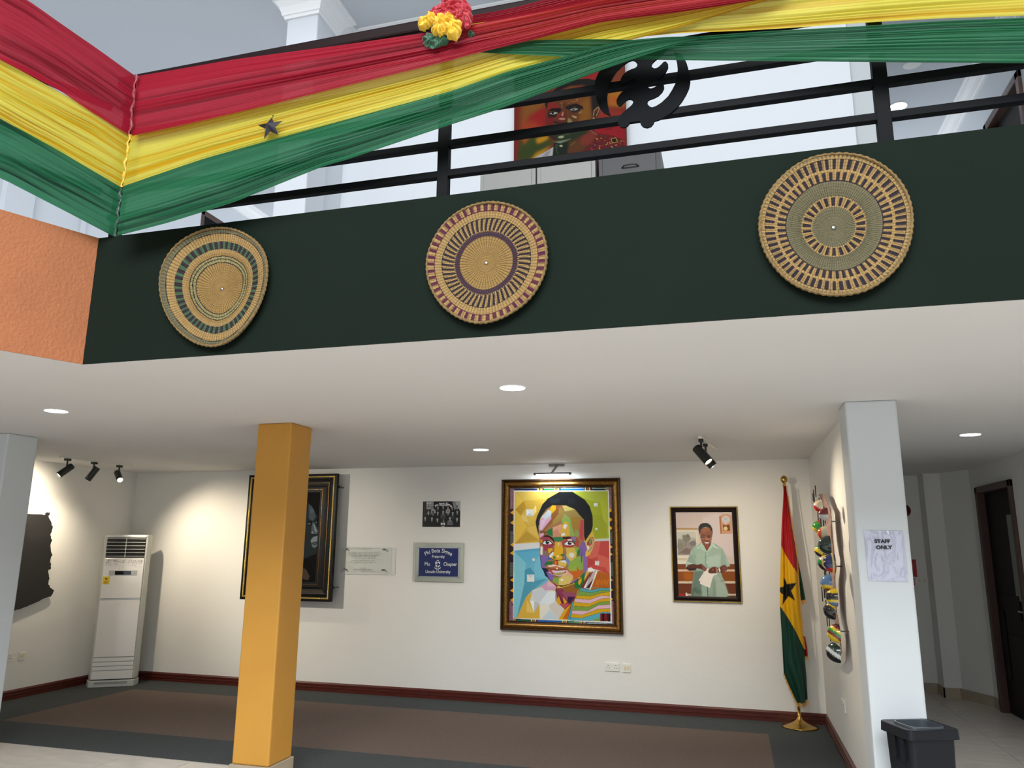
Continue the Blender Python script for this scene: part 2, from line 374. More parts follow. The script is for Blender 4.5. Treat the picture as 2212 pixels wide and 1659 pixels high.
struct('wall_upper_partition', B(((1.032, 5.76, ZU0), (1.235, 9.2, ZU1))), mat('grey_partition_paint', (186, 192, 195), .7))
struct('wall_upper_far', B(((-6.6, 12, ZU0), (5, 12.1, ZU1))), WHITEU)
door('door_2', 2.6, 6.9, 7.86, ZU0, 5.78, glass=False, label='brown wooden door on the upper floor at the far right')
dl = door('door_3', -6.5, 7.72, 8.62, ZU0, 5.92, glass=False, label='dark glazed door on the upper floor at the left', leaf=BLACKM)
obj('door_glass', B(((-6.47, 7.86, 4.9), (-6.455, 8.2, 5.72)), ((-6.47, 8.24, 4.9), (-6.455, 8.5, 5.72))), mat('pale_reflection_glass', (196, 214, 228), .2), dl)  # pale colour stands for a bright reflection in the glass

# ------------------------------------------------------------------ lamps
def downlight(x, y, z, label, on=True, r=.075, power=46):
    t = thing('ceiling_downlight', label, 'ceiling light', (x, y, z), 'recessed round downlights' if z < 3 else None)
    bm = bmesh.new(); add_lathe(bm, [(r*.98, -.004), (r*1.12, -.005), (r*1.16, -.001), (r*1.16, 0)], (x, y, z), 28)
    ring = obj('trim_ring', bm, PLAS, t, smooth=True)
    bm = bmesh.new(); add_lathe(bm, [(r*.97, -.0062), (r*.97, -.003)], (x, y, z), 28)
    obj('diffuser', bm, LAMPON if on else PLAS, t)
    if on: light('SPOT', 'downlight_beam', (x, y, z-.03), power, COOL, (x, y, 0), spot_size=2.4, spot_blend=.9, shadow_soft_size=.06)
downlight(-1.21, 4.235, ZC, 'lit round downlight in the soffit, nearest the green parapet')
downlight(-2.32, 7.02, ZC, 'lit round downlight nearest the back wall, left of the picture lamp')
downlight(-4.585, 4.25, ZC, 'lit round downlight at the far left of the soffit')
downlight(1.885, 6.91, ZC, 'lit round downlight in the corridor ceiling beside the white column', power=20)
downlight(1.93, 8.27, ZU1, 'lit downlight in the upper ceiling seen between the railing bars', r=.09, power=6)
downlight(1.92, 7.5, ZU1, 'unlit round fitting in the upper ceiling beside the lit downlight', on=False, r=.07)

def spot_head(t, base, tip, power, lit=True, R=.036, aim=None):
    """cylindrical head hanging from the rail at base, pointing towards tip"""
    base = Vector(base); tip = Vector(tip); d = (tip-base).normalized()
    bm = bmesh.new(); add_box(bm, (base.x-.02, base.y-.03, ZC-.04), (base.x+.02, base.y+.03, ZC-.016))
    piv = Vector((base.x, base.y, ZC-.13)); add_tube(bm, (base.x, base.y, ZC-.04), piv, .009)
    h = obj('spotlight', bm, BLACKP, t)
    a = piv-d*.075-Vector((0, 0, .01)); b = a+d*.17
    bm = bmesh.new(); q = d.to_track_quat('Z', 'Y')
    add_lathe(bm, [(R*.9, 0), (R, .006), (R, .168), (R*.86, .17), (R*.84, .155)], a, 24, q)
    obj('barrel', bm, BLACKP, h, smooth=False)
    bm = bmesh.new(); add_lathe(bm, [(R*.82, .158), (R*.8, .162)], a, 20, q); obj('lens', bm, LAMPW if lit else BLACKM, h)
    light('SPOT', 'track_beam', b+d*.02, power, WARM, aim if aim else b+d, spot_size=1.7, spot_blend=1.0, shadow_soft_size=.025)
def rail(t, a, b, w=.017):
    a = Vector(a); b = Vector(b); bm = bmesh.new(); d = (b-a).normalized(); n = Vector((-d.y, d.x, 0))*w
    add_prism(bm, [((a-n).x, (a-n).y), ((a+n).x, (a+n).y), ((b+n).x, (b+n).y), ((b-n).x, (b-n).y)], ZC-.016, ZC)
    obj('rail', bm, PLAS, t)
t = thing('track_light', 'ceiling track with three black spotlights near the left wall', 'track light', (-6.99, 7.1, ZC))
rail(t, (-7.0, 6.62, 0), (-6.98, 7.62, 0))
spot_head(t, (-7.0, 6.72, ZC), (-7.25, 6.3, ZC-.45), 55, aim=(-7.64, 6.78, 2.1))
spot_head(t, (-6.99, 7.08, ZC), (-7.3, 6.9, ZC-.6), 30, lit=True, aim=(-7.64, 7.2, 1.35))
spot_head(t, (-6.98, 7.45, ZC), (-6.4, 7.12, ZC-.48), 85, aim=(-6.3, 8.5, 1.3))
t = thing('track_light', 'short ceiling track seen end-on with two black spotlights left of the flag', 'track light', (-.22, 6.6, ZC))
rail(t, (-.23, 6.55, 0), (-.12, 7.3, 0))
spot_head(t, (-.225, 6.62, ZC), (.16, 6.45, ZC-.5), 48, aim=(.79, 6.15, 1.55), R=.04)
spot_head(t, (-.2, 6.95, ZC), (.2, 6.95, ZC-.5), 40, aim=(.1, 8.5, 1.3), R=.04)
light('SPOT', 'gallery_beam', (-1.0, 5.8, 2.42), 78, (1, .93, .82), (-.9, 8.5, .9), spot_size=1.2, spot_blend=1, shadow_soft_size=.25)  # unseen spot without a fitting, added for the back wall
# unseen spots without fittings supplement the wall light; first casts the frame shadow
light('SPOT', 'gallery_beam', (-5.9, 5.6, 2.42), 150, (1, .9, .74), (-4.9, 8.5, 1.2), spot_size=1.1, spot_blend=.9, shadow_soft_size=.03)
light('SPOT', 'gallery_beam', (-2.6, 5.6, 2.4), 85, (1, .93, .82), (-2.3, 8.5, 1.0), spot_size=1.15, spot_blend=1, shadow_soft_size=.25)

t = thing('picture_lamp', 'slim chrome picture lamp lit above the colourful portrait', 'lamp', (-1.9, D, 2.58))
bm = B(((-1.985, D-.02, 2.572), (-1.805, D, 2.598))); o = obj('wall_plate', bm, GUNMET, t, bevel=.003)
bm = bmesh.new(); add_path(bm, [(-1.9, D-.02, 2.58), (-1.895, D-.07, 2.56), (-1.91, D-.12, 2.52), (-1.925, D-.14, 2.49)], .006); add_path(bm, [(-1.885, D-.02, 2.58), (-1.88, D-.07, 2.56), (-1.895, D-.12, 2.52), (-1.91, D-.14, 2.49)], .004); obj('arm', bm, GUNMET, t)
bm = bmesh.new(); add_tube(bm, (-2.13, D-.14, 2.478), (-1.70, D-.14, 2.478), .014, n=14); obj('lamp_head', bm, GUNMET, t)
bm = bmesh.new(); add_tube(bm, (-2.10, D-.143, 2.467), (-1.73, D-.143, 2.467), .012, n=14); obj('tube', bm, LAMPON, t)
light('AREA', 'picture_lamp_light', (-1.915, D-.16, 2.45), 2.6, (.85, .95, 1), (-1.915, D, 2.15), shape='RECTANGLE', size=.37, size_y=.02)

# ------------------------------------------------------------------ air conditioner
def aircon():
    Wd, Dp, H = .63, .17, 1.775; org = Vector((-7.44, 7.81, .0064)); a = math.radians(34); rot = Matrix.Rotation(a, 3, 'Z')
    t = thing('air_conditioner', 'tall white floor-standing air conditioner in the left corner', 'air conditioner', org); t.rotation_euler = (0, 0, 0)
    rot = rot @ Matrix.Diagonal((.85, 1, 1))
    def bx(*bs):
        bm = bmesh.new()
        for p, q in bs: add_box(bm, p, q, rot, org)
        return bm
    side = mat('aircon_side_plastic', (196, 198, 192), .35); fr = mat('aircon_front_plastic', (238, 237, 234), .12, coat=.6)
    bm = bmesh.new()
    add_prism(bm, [(0, .09), (.035, .0), (Wd-.035, .0), (Wd, .09), (Wd, Dp), (0, Dp)], .085, H, lambda x, y, z: rot @ Vector((x, y, z))+org); obj('body', bm, side, t, bevel=.006)
    bm = bmesh.new(); add_prism(bm, [(-.012, .08), (.03, -.025), (Wd-.03, -.025), (Wd+.012, .08), (Wd+.01, Dp), (-.01, Dp)], 0, .075, lambda x, y, z: rot @ Vector((x, y, z))+org); bs = obj('base', bm, side, t, bevel=.006)
    obj('recess_shade', bx(((.1, -.028, .035), (.52, -.02, .06))), mat('aircon_painted_shadow', (150, 152, 148), .4), bs)  # raised grey strip standing in for a shaded recess
    obj('grille', bx(((.06, -.006, 1.50), (.57, .004, 1.735))), mat('vent_black', (14, 14, 14), .6), t)
    for k in range(6): obj('louvre', bx(((.062, -.018, 1.512+.042*k), (.568, -.004, 1.519+.042*k))), side, t)
    bm = bmesh.new()
    add_box(bm, (.31, -.02, 1.50), (.318, -.006, 1.735), rot, org)
    for k in range(6): add_tube(bm, rot @ Vector((.314, -.022, 1.508+.042*k))+org, rot @ Vector((.314, -.022, 1.525+.042*k))+org, .008)
    obj('louvre_bar', bm, side, t)
    obj('top_panel', bx(((.055, -.014, 1.742), (.575, 0, 1.768))), fr, t, bevel=.004)
    obj('upper_panel', bx(((.055, -.02, 1.015), (.575, 0, 1.492))), fr, t, bevel=.005)
    obj('lower_panel', bx(((.055, -.02, .338), (.575, 0, 1.0))), fr, t, bevel=.005)
    obj('chrome_strip', bx(((.055, -.022, 1.002), (.575, -.002, 1.013))), CHROME, t)
    for z0, z1 in ((.287, .33), (.237, .28), (.188, .23), (.088, .181)): obj('slat', bx(((.055, -.018, z0), (.575, 0, z1))), fr, t, bevel=.003)
    ds = obj('display', bx(((.13, -.0235, 1.29), (.50, -.018, 1.345))), mat('display_surround', (186, 186, 188), .2), t)
    obj('screen', bx(((.21, -.025, 1.295), (.42, -.02, 1.34))), mat('display_glass', (8, 14, 16), .05), ds)
    st = obj('energy_sticker', bx(((.062, -.0225, 1.185), (.148, -.0195, 1.275))), mat('yellow_sticker', (222, 206, 40), .5), t); st['label'] = 'yellow energy rating sticker'
    bm = bmesh.new(); add_prism(bm, [(.085+.02+.02*math.cos(k*PI/8), 1.24+.024*math.sin(-k*PI/8)+.018) for k in range(9)][::-1], .0228, .0232, lambda x, z, y: rot @ Vector((x, -y, z))+org)
    for k in range(3): add_box(bm, (.08, -.0236, 1.195+.01*k), (.13, -.0224, 1.199+.01*k), rot, org)
    obj('sticker_print', bm, mat('sticker_red', (196, 62, 34), .5), st)
    bm = bmesh.new()
    for k in range(230):
        x = random.uniform(.075, .55); z = 1.475-abs(random.gauss(0, .035)); 
        if z < 1.36: continue
        an = random.choice((.9, -.9, 0)) ; dx, dz = .0075*math.cos(an), .0075*math.sin(an)
        add_prism(bm, [(x-dx, z-dz), (x-dx+.003, z-dz-.002), (x+dx+.003, z+dz-.002), (x+dx, z+dz)], .0203, .0208, lambda x, z, y: rot @ Vector((x, -y, z))+org)
    o = obj('speckle_print', bm, mat('speckle_grey', (150, 147, 144), .5), t); o['kind'] = 'stuff'
aircon()

# ------------------------------------------------------------------ sockets and small wall fittings
def plate(name, label, cat, c, n, w=.15, h=.085, kind='socket', group=None):
    """c centre on the wall, n: inward normal ('-y' or '-x' or '+x')"""
    f = {'-y': lambda x, z, d: (c[0]+x, c[1]-d, c[2]+z), '+x': lambda x, z, d: (c[0]+d, c[1]+x, c[2]+z), '-x': lambda x, z, d: (c[0]-d, c[1]-x, c[2]+z)}[n]
    t = thing(name, label, cat, c, group)
    bm = bmesh.new(); add_prism(bm, [(-w/2, -h/2), (w/2, -h/2), (w/2, h/2), (-w/2, h/2)], 0, .012, f); obj('face_plate', bm, PLAS, t, bevel=.003)
    dk = mat('socket_hole', (40, 38, 36), .7)
    bm = bmesh.new()
    if kind == 'socket':
        for s in (-1, 1):
            bm = bmesh.new(); X = s*w*.27
            for (a, b, wd, hh) in ((0, .016, .007, .009), (-.012, -.01, .008, .006), (.012, -.01, .008, .006)):
                add_prism(bm, [(X+a-wd/2, b-hh/2), (X+a+wd/2, b-hh/2), (X+a+wd/2, b+hh/2), (X+a-wd/2, b+hh/2)], .0121, .013, f)
            o = obj('pin_holes', bm, dk, t); o['kind'] = 'stuff'
        for s in (-1, 1):
            bm = bmesh.new(); X = s*.012; add_prism(bm, [(X-.006, .012), (X+.006, .012), (X+.006, .03), (X-.006, .03)], .012, .016, f); obj('rocker', bm, PLAS, t)
    else:
        for s in (-1, 1):
            bm = bmesh.new(); add_prism(bm, [(s*w*.2-.011, -.02), (s*w*.2+.011, -.02), (s*w*.2+.011, .02), (s*w*.2-.011, .02)], .012, .0145, f)
            obj('data_insert', bm, PLASY, t)
plate('power_socket', 'white double power socket on the back wall below the framed pictures', 'socket', (-1.305, D, .44), '-y')
plate('data_socket', 'small white data outlet just right of the back wall socket', 'socket', (-1.15, D, .435), '-y', w=.085, kind='data')
plate('power_socket', 'white double power socket low on the left wall by the column', 'socket', (XL, 6.88, .45), '+x')
plate('data_socket', 'small white data outlet on the left wall beside the double socket', 'socket', (XL, 7.07, .45), '+x', w=.085, kind='data')
plate('power_socket', 'white double socket on the right partition wall near the white column', 'socket', (XR, 7.0, .455), '-x', w=.2)
plate('light_switch', 'white switch plate on the corridor wall right of the red call point', 'switch', (float(P(1991, 1254, 1, 10.75)[0]), 10.75, float(P(1991, 1254, 1, 10.75)[2])), '-y', w=.14, kind='data')
def onwall(px, py): p = P(px, py, 1, 10.75); return float(p[0]), float(p[2])
bx, bz = onwall(1952, 1103)
t = thing('fire_bell', 'round dark red fire bell on the corridor wall, half hidden by the white column', 'bell', (bx, 10.75, bz))
bm = bmesh.new(); add_lathe(bm, [(.08, 0), (.08, .02), (.064, .04), (.02, .052), (.001, .054)], (bx, 10.75, bz), 24, Vector((0, -1, 0)).to_track_quat('Z', 'Y')); obj('gong', bm, mat('dark_red_enamel', (92, 26, 22), .35), t, smooth=False)
bm = bmesh.new(); add_box(bm, (bx-.05, 10.73, bz-.04), (bx+.05, 10.75, bz+.04)); obj('back_box', bm, MATS['dark_red_enamel'], t)
RED = mat('safety_red', (190, 32, 36), .45)
bx, bz = onwall(1966, 1227)
t = thing('fire_sign', 'red fire notice with a white flame on the corridor wall', 'sign', (bx, 10.745, bz))
bm = B(((bx-.13, 10.738, bz-.105), (bx+.07, 10.748, bz+.105))); obj('board', bm, RED, t)
bm = bmesh.new()
for k in range(4): add_prism(bm, [(bx-.02+k*.016, bz-.03), (bx-.008+k*.016, bz-.01+.01*k), (bx+.006+k*.013, bz+.075-.012*(k % 2)), (bx-.004+k*.015, bz+.03)], 10.735, 10.7375, lambda x, z, y: (x, y, z))
add_box(bm, (bx-.1, 10.735, bz-.085), (bx+.0, 10.7375, bz-.07))
o = obj('flame_print', bm, PLAS, t); o['kind'] = 'stuff'
bx, bz = onwall(1966, 1256)
t = thing('call_point', 'small red fire alarm call point below the fire notice', 'alarm', (bx, 10.745, bz))
bm = B(((bx-.06, 10.72, bz-.045), (bx+.045, 10.75, bz+.045))); obj('housing', bm, RED, t, bevel=.004)
obj('glass', B(((bx-.02, 10.716, bz-.022), (bx+.03, 10.721, bz+.022))), mat('grey_glass', (90, 90, 96), .2), t)

# ------------------------------------------------------------------ black map silhouette on the left wall
cr = lambda x, y: P(x/2.13, 880+y/2.13, 0, XL+.06)
e = [cr(*p) for p in pts('195,492 210,497 218,484 230,483 224,505 235,525 243,555 232,590 240,612 232,640 242,680 232,700 236,740 222,750 228,790 222,810 232,830 248,845 235,870 190,885 150,905 100,925 62,937')]
e = [(p[1], p[2]) for p in e]; rj = random.Random(12); e2 = []
for (a0, b0), (a1, b1) in zip(e[:-1], e[1:]):
    for k in range(4): e2.append((a0+(a1-a0)*k/4+rj.uniform(-.009, .009)*(k > 0), b0+(b1-b0)*k/4+rj.uniform(-.007, .007)*(k > 0)))
e = e2+[e[-1]]
zt = e[0][1]
out = [(6.95, zt+.005), (6.8, zt-.004), (6.6, zt+.006), (6.4, zt-.006)]
out = e[::-1][-len(e):]
poly = e + [(6.55, e[-1][1]-.05), (6.35, e[-1][1]+.06), (6.3, 1.15), (6.24, 1.4), (6.3, 1.6), (6.22, 1.8), (6.28, zt), (6.6, zt+.006), (6.8, zt-.004)]
t = thing('map_silhouette', 'large matt black cut-out country map mounted off the left wall', 'wall art', (XL+.05, 6.8, 1.5))
bm = bmesh.new(); add_prism(bm, poly, XL+.045, XL+.06, lambda y, z, x: (x, y, z)); obj('plate', bm, mat('matt_black_sheet', (24, 24, 25), .55, mottle=(6, .3)), t)
for y, z in ((6.5, 1.8), (6.5, 1.2), (7.1, 1.85), (7.1, 1.25)):
    bm = bmesh.new(); add_tube(bm, (XL, y, z), (XL+.045, y, z), .01); obj('standoff', bm, CHROME, t)

# ------------------------------------------------------------------ picture frames
def frame_bm(x0, x1, z0, z1, y, prof):
    """prof: (distance inward from the outer edge, distance in front of y)"""
    bm = bmesh.new(); R = []
    for p, d in prof: R.append([bm.verts.new(c) for c in ((x0+p, y-d, z0+p), (x1-p, y-d, z0+p), (x1-p, y-d, z1-p), (x0+p, y-d, z1-p))])
    for a, b in zip(R[:-1], R[1:]):
        for i in range(4): bm.faces.new((a[i], a[(i+1) % 4], b[(i+1) % 4], b[i]))
    return bm
class Art:
    """a flat print or painting: a grid of coloured points at its real size"""
    def __init__(s, x0, x1, z0, z1, y, ppm, bg, ss=2):
        s.x0, s.x1, s.z0, s.z1, s.y, s.ss = x0, x1, z0, z1, y, ss
        s.k = ppm*ss; s.w = int((x1-x0)*ppm)*ss; s.h = int((z1-z0)*ppm)*ss
        s.im = np.ones((s.h, s.w, 3))*lin(bg); s.cr = None; s.bf = 1.0
    def crop(s, ox, oy, sc): s.cr = (ox, oy, sc); return s
    def T(s, p):
        q = []
        for x, y in p:
            if s.cr: w = P(s.cr[0]+x/s.cr[2], s.cr[1]+y/s.cr[2], 1, s.y); X, Z = w[0], w[2]
            else: X, Z = s.x0+x*(s.x1-s.x0), s.z1-y*(s.z1-s.z0)
            q.append(((X-s.x0)/(s.x1-s.x0)*s.w, (s.z1-Z)/(s.z1-s.z0)*s.h))
        return q
    def fill(s, q, c, a=1.0, blur=0):
        X = [p[0] for p in q]; Y = [p[1] for p in q]; blur *= s.bf; m = int(blur*s.ss*2)+1
        i0, i1 = max(0, int(min(X))-m), min(s.w, int(max(X))+2+m); j0, j1 = max(0, int(min(Y))-m), min(s.h, int(max(Y))+2+m)
        if i1 <= i0 or j1 <= j0: return
        gx, gy = np.meshgrid(np.arange(i0, i1)+.5, np.arange(j0, j1)+.5)
        M = inpoly(gx, gy, q).astype(float)
        if blur:
            k = max(1, int(blur*s.ss))
            for _ in range(2):
                for ax in (0, 1):
                    c_ = np.cumsum(np.pad(M, [(k+1, k) if t == ax else (0, 0) for t in (0, 1)]), axis=ax)
                    M = (np.take(c_, range(2*k+1, c_.shape[ax]), ax)-np.take(c_, range(0, c_.shape[ax]-2*k-1), ax))/(2*k+1)
        M = (M*a)[..., None]; s.im[j0:j1, i0:i1] = s.im[j0:j1, i0:i1]*(1-M)+lin(c)*M
    def poly(s, p, c, a=1.0, blur=0): s.fill(s.T(pts(p) if isinstance(p, str) else p), c, a, blur)
    def ell(s, x, y, rx, ry, c, a=1.0, blur=0, rot=0):
        cr_, sr_ = math.cos(rot), math.sin(rot)
        s.poly([(x+rx*math.cos(t)*cr_-ry*math.sin(t)*sr_, y+rx*math.cos(t)*sr_+ry*math.sin(t)*cr_) for t in [2*PI*i/22 for i in range(22)]], c, a, blur)
    def line(s, p, c, w, a=1.0, blur=0):
        p = pts(p) if isinstance(p, str) else p
        for (x0, y0), (x1, y1) in zip(p[:-1], p[1:]):
            L = math.hypot(x1-x0, y1-y0) or 1; nx, ny = -(y1-y0)/L*w/2, (x1-x0)/L*w/2; ex, ey = (x1-x0)/L*w*.25, (y1-y0)/L*w*.25
            s.poly([(x0+nx-ex, y0+ny-ey), (x1+nx+ex, y1+ny+ey), (x1-nx+ex, y1-ny+ey), (x0-nx-ex, y0-ny-ey)], c, a, blur)
    def build(s, name, parent, m, relief=None):
        im = s.im.reshape(s.h//s.ss, s.ss, s.w//s.ss, s.ss, 3).mean((1, 3)); h, w = im.shape[:2]
        X, Z = np.meshgrid(np.linspace(s.x0, s.x1, w), np.linspace(s.z1, s.z0, h)); Y = np.full_like(X, s.y)
        if relief is not None: Y = Y-relief(im, X, Z)
        return grid_obj(name, np.stack([X, Y, Z], -1), m, parent, im)
PRINT = vmat('printed_picture', .4); PRINTG = vmat('glazed_print', .42, coat=.0, spec=.16)

# ------------------------------------------------------------------ large faceted portrait
def big_portrait():
    t = thing('framed_portrait', 'large gilt-framed portrait painted in bright coloured facets under the picture lamp', 'picture', (-1.85, D, 1.6))
    y = D-.02
    x0, x1, z0, z1 = -2.535, -1.175, .775, 2.43
    DB = mat('dark_bronze', (74, 52, 30), .4, metal=.6, mottle=(50, .5))
    obj('frame', frame_bm(x0, x1, z0, z1, D, [(0, 0), (0, .045), (.006, .055), (.014, .057), (.022, .05), (.028, .038), (.028, 0)]), DB, t)
    obj('gilt_moulding', frame_bm(x0, x1, z0, z1, D, [(.028, .03), (.03, .038), (.042, .046), (.058, .05), (.070, .044), (.078, .03)]), GOLD, t)
    obj('inner_slip', frame_bm(x0, x1, z0, z1, D, [(.078, .031), (.086, .026), (.094, .029), (.1, .022), (.1, 0)]), DB, t)
    bm = B(((x0+.05, D-.018, z0+.05), (x1-.05, D, z1-.05))); obj('backing', bm, DARKW, t)
    a = Art(x0+.09, x1-.09, z0+.09, z1-.09, y, 262, '4d1f3d')
    A = a.crop(1080, 1030, 8.508); p = a.poly
    # border of woven-cloth pattern: left and right columns
    def stripes(xa, xb, ya, yb, cols, vert=True):
        n = len(cols)
        for i, c in enumerate(cols):
            if vert: p([(xa+(xb-xa)*i/n, ya), (xa+(xb-xa)*(i+1)/n, ya), (xa+(xb-xa)*(i+1)/n, yb), (xa+(xb-xa)*i/n, yb)], c)
            else: p([(xa, ya+(yb-ya)*i/n), (xb, ya+(yb-ya)*i/n), (xb, ya+(yb-ya)*(i+1)/n), (xa, ya+(yb-ya)*(i+1)/n)], c)
    pv = ['6a3550', 'b08a98']*4; ph = ['53605a', '6f6a60', '3f4a42']*6; S = 8.193/8.508
    def BY(yb): return (yb/8.193+160)*8.508          # y of the lower crop in the upper crop's units
    for xa, xb, sgn in ((185, 262, -1), (1985, 2075, 1)):
        stripes(xa, xb, 150, 590, pv)
        p([(xa, 590), (xb, 590), (xb, 1000), (xa, 1000)], '2c1226'); stripes(xa, xb, 1000, 1235, ph, False)
        p([(xa, 1235), (xb, 1235), (xb, BY(210)), (xa, BY(210))], '2c1226')
    for xa, xb in ((160, 262), (1985, 2110)):
        stripes(xa, xb, BY(205), BY(455), ph, False); p([(xa, BY(455)), (xb, BY(455)), (xb, BY(885)), (xa, BY(885))], '2c1226'); stripes(xa, xb, BY(885), BY(1400), pv)
    for yy in (660, 845, 1250, 1405, BY(45)-8, BY(515), BY(700), BY(868)):
        p([(262, yy-50), (262, yy+45), (188, yy)], 'dfa81f'); p([(262, yy+50), (262, yy+120), (215, yy+85)], '1f3d2c')
    for yy in (620, 790, 945, 1290, 1425, BY(515), BY(690), BY(850)):
        p([(2008, yy-45), (2008, yy+40), (2075, yy)], 'dfa81f'); p([(2008, yy+45), (2008, yy+105), (2050, yy+75)], '1f3d2c')
    sm = ['8a8a3a', 'f0e6a0', '2a1a1a', '7a2a22', 'd8b84a', '2a1a1a', 'efe0b0', '6a2030', '1c1422']
    def hband(ya, yb, segs):
        for (xa, xb, c) in segs:
            if c == 'S': stripes(xa, xb, ya, yb, sm)
            else:
                p([(xa, ya), (xb, ya), (xb, yb), (xa, yb)], c); m = (ya+yb)/2; p([(xa, m-6), (xb, m-6), (xb, m+5), (xa, m+5)], 'c8dce4'); p([(xa, m-22), (xb, m-22), (xb, m-17), (xa, m-17)], '101530', .5); p([(xa, m+20), (xb, m+20), (xb, m+25), (xa, m+25)], '101530', .5)
    hband(165, 262, [(262, 682, '1b2250'), (682, 805, 'S'), (805, 990, '2e8a4c'), (990, 1112, 'S'), (1112, 1550, '2080d8'), (1550, 1685, 'S'), (1685, 1940, '143c34'), (1940, 2000, 'S')])
    a.crop(1080, 1190, 8.193)
    hband(1205, 1345, [(240, 285, 'S'), (285, 545, '1f5c4c'), (545, 665, 'S'), (665, 1095, '2268b4'), (1095, 1205, 'S'), (1205, 1420, '2c8458'), (1420, 1535, 'S'), (1535, 1985, '17225c')])
    a.crop(1080, 1030, 8.508)
    # white margin and the four background fields
    bl = a.T([(0, 0)])
    def both(upper, lower, c, **k):
        a.crop(1080, 1030, 8.508); q = a.T(pts(upper)); a.crop(1080, 1190, 8.193); q += a.T(pts(lower)); a.fill(q, c, **k); a.crop(1080, 1030, 8.508)
    both('258,255 1998,252', '1978,1268 238,1195', 'eef0ea')
    both('274,276 1982,268', '1955,1245 246,1185', 'd9b64a')
    p('1100,276 1982,268 2002,1130 1740,1140 1700,1000', 'a8b42e'); p('1330,276 1975,272 1810,480 1600,420', 'b4c04a'); p('1982,268 1830,440 1900,800 2000,1100', 'b8c23e'); p('1700,700 1850,720 1990,900 1960,1120 1740,1130', '9ca62a', .6)
    p('285,285 1095,276 880,400 650,430 440,440', 'e0c260'); p('285,290 435,445 285,600', 'ecc958'); p('285,600 435,450 520,520 380,710', 'c49c30'); p('640,430 670,560 490,600 440,440', 'd6b248')
    p('285,610 380,720 490,920 285,1220', 'e9c44e'); p('490,1000 285,1225 720,1170', 'c4a03a'); p('500,930 660,900 715,1130 540,1010', 'e2c060'); p('400,700 490,600 640,720 520,900', 'dcbc5c')
    p('610,600 665,520 672,640 610,720', 'f6e08c'); p('385,710 480,720 520,830 430,820', 'e8cf78')
    for (x, yy, r) in ((548, 660, 60), (1760, 515, 32), (1770, 960, 18)):
        p([(x-r, yy-r), (x+r, yy-r), (x+r, yy+r), (x-r, yy+r)], 'e2e6e8'); p([(x-r, yy+r), (x, yy), (x+r, yy+r)], 'c9cfd4'); p([(x-r, yy-r), (x, yy), (x-r, yy+r)], 'f2f4f4')
    p('262,1235 740,1205 760,1310 262,1355', 'dcdfe2'); p('1735,1145 2003,1130 2003,1175 1735,1195', 'cdd3ce')
    both('262,1358 740,1308 800,1446', '860,530 700,640 560,700 420,900 300,1180 250,1180', '6fb6cf')
    p('274,1360 740,1310 735,1446 560,1446', '5aa8cc'); both('1700,1190 2003,1175', '1940,420 1760,360 1520,330 1530,0', 'c2504a')
    both('1735,1200 1850,1190 1800,1440', '1740,100 1560,150', 'd06a5c'); 
    B_ = lambda: a.crop(1080, 1190, 8.193)
    B_()
    p('252,15 460,210 430,560 300,1180 250,1180', '86c8d6'); p('260,20 700,0 700,60 500,250 460,210', '66b4d2'); p('440,340 530,290 620,400 600,560 440,560', '4d9cb8'); p('440,560 830,490 640,640 440,900 300,1180', '58a0b8')
    p('700,60 720,280 860,500 620,460 600,250', '7cc0d6'); p('1740,60 1930,130 1940,420 1860,290 1700,270', 'd2685a'); p('1560,130 1700,200 1560,290', 'b8443e')
    for (x, yy, r) in ((597, 152, 23), (545, 480, 64), (1717, 215, 36)):
        p([(x-r, yy-r), (x+r, yy-r), (x+r, yy+r), (x-r, yy+r)], 'dfe2e0'); p([(x-r, yy-r), (x, yy), (x+r, yy-r)], 'cdd2d2')
    # clothing
    p('300,1185 460,820 580,690 720,640 1000,720 1000,900 1140,1030 1040,1210', 'd9dad4'); p('300,1185 460,820 585,700 530,880 600,1090 700,940 705,1195', 'd9b34a')
    p('480,870 600,1095 470,1080', 'e6c870'); p('530,880 610,880 600,1090', 'eceff0'); p('610,880 705,930 600,1095', 'c0c4c8'); p('720,640 850,720 700,920 610,860 560,740', 'ccd3d8')
    p('850,720 985,710 990,880 860,960 700,920', 'dce6ea'); p('705,940 860,960 880,1040 740,1200 705,1195', 'e4e2d4'); p('880,1040 1040,1210 740,1200', 'c6d6e0'); p('860,960 990,880 1140,1030 1040,1200 900,1040', 'd3cfc6')
    p('730,630 850,530 1000,620 990,690 800,700', 'cfa6bf'); p('850,530 1000,620 840,630', 'dcb8cc')
    p('1000,660 1400,640 1300,900 1150,1030 1000,900', '8e3c56'); p('1100,650 1380,560 1400,680 1360,740 1160,750', '97632c'); p('1090,720 1370,750 1200,900', '99506c')
    p('1200,810 1330,810 1230,930 1190,900', '3e1a4a'); p('1040,800 1090,930 1040,960 990,880', 'd9a51c'); p('1110,810 1190,900 1140,940', 'd9a51c'); p('1000,660 1060,790 1130,930 1140,980 1100,930', '5c1a38'); p('1060,930 1240,940 1150,1025', 'bf5560')
    p('985,660 1000,680 995,800 985,760', '24101f')
    p('1140,1030 1250,940 1110,1205 1040,1205', 'd8a822'); p('1250,945 1270,930 1190,1205 1110,1205', 'c86a14'); p('1320,840 1240,1215 1195,1215 1270,930', '58a6b4')
    # right shoulder: woven cloth
    p('1410,660 1580,390 1700,330 1780,370 1940,420 1945,690 1600,690', 'b5651c')
    for k in range(9): p([(1700+k*27, 560-(k % 3)*30), (1712+k*27, 500), (1722+k*27, 640)], 'e08a1c', .7)
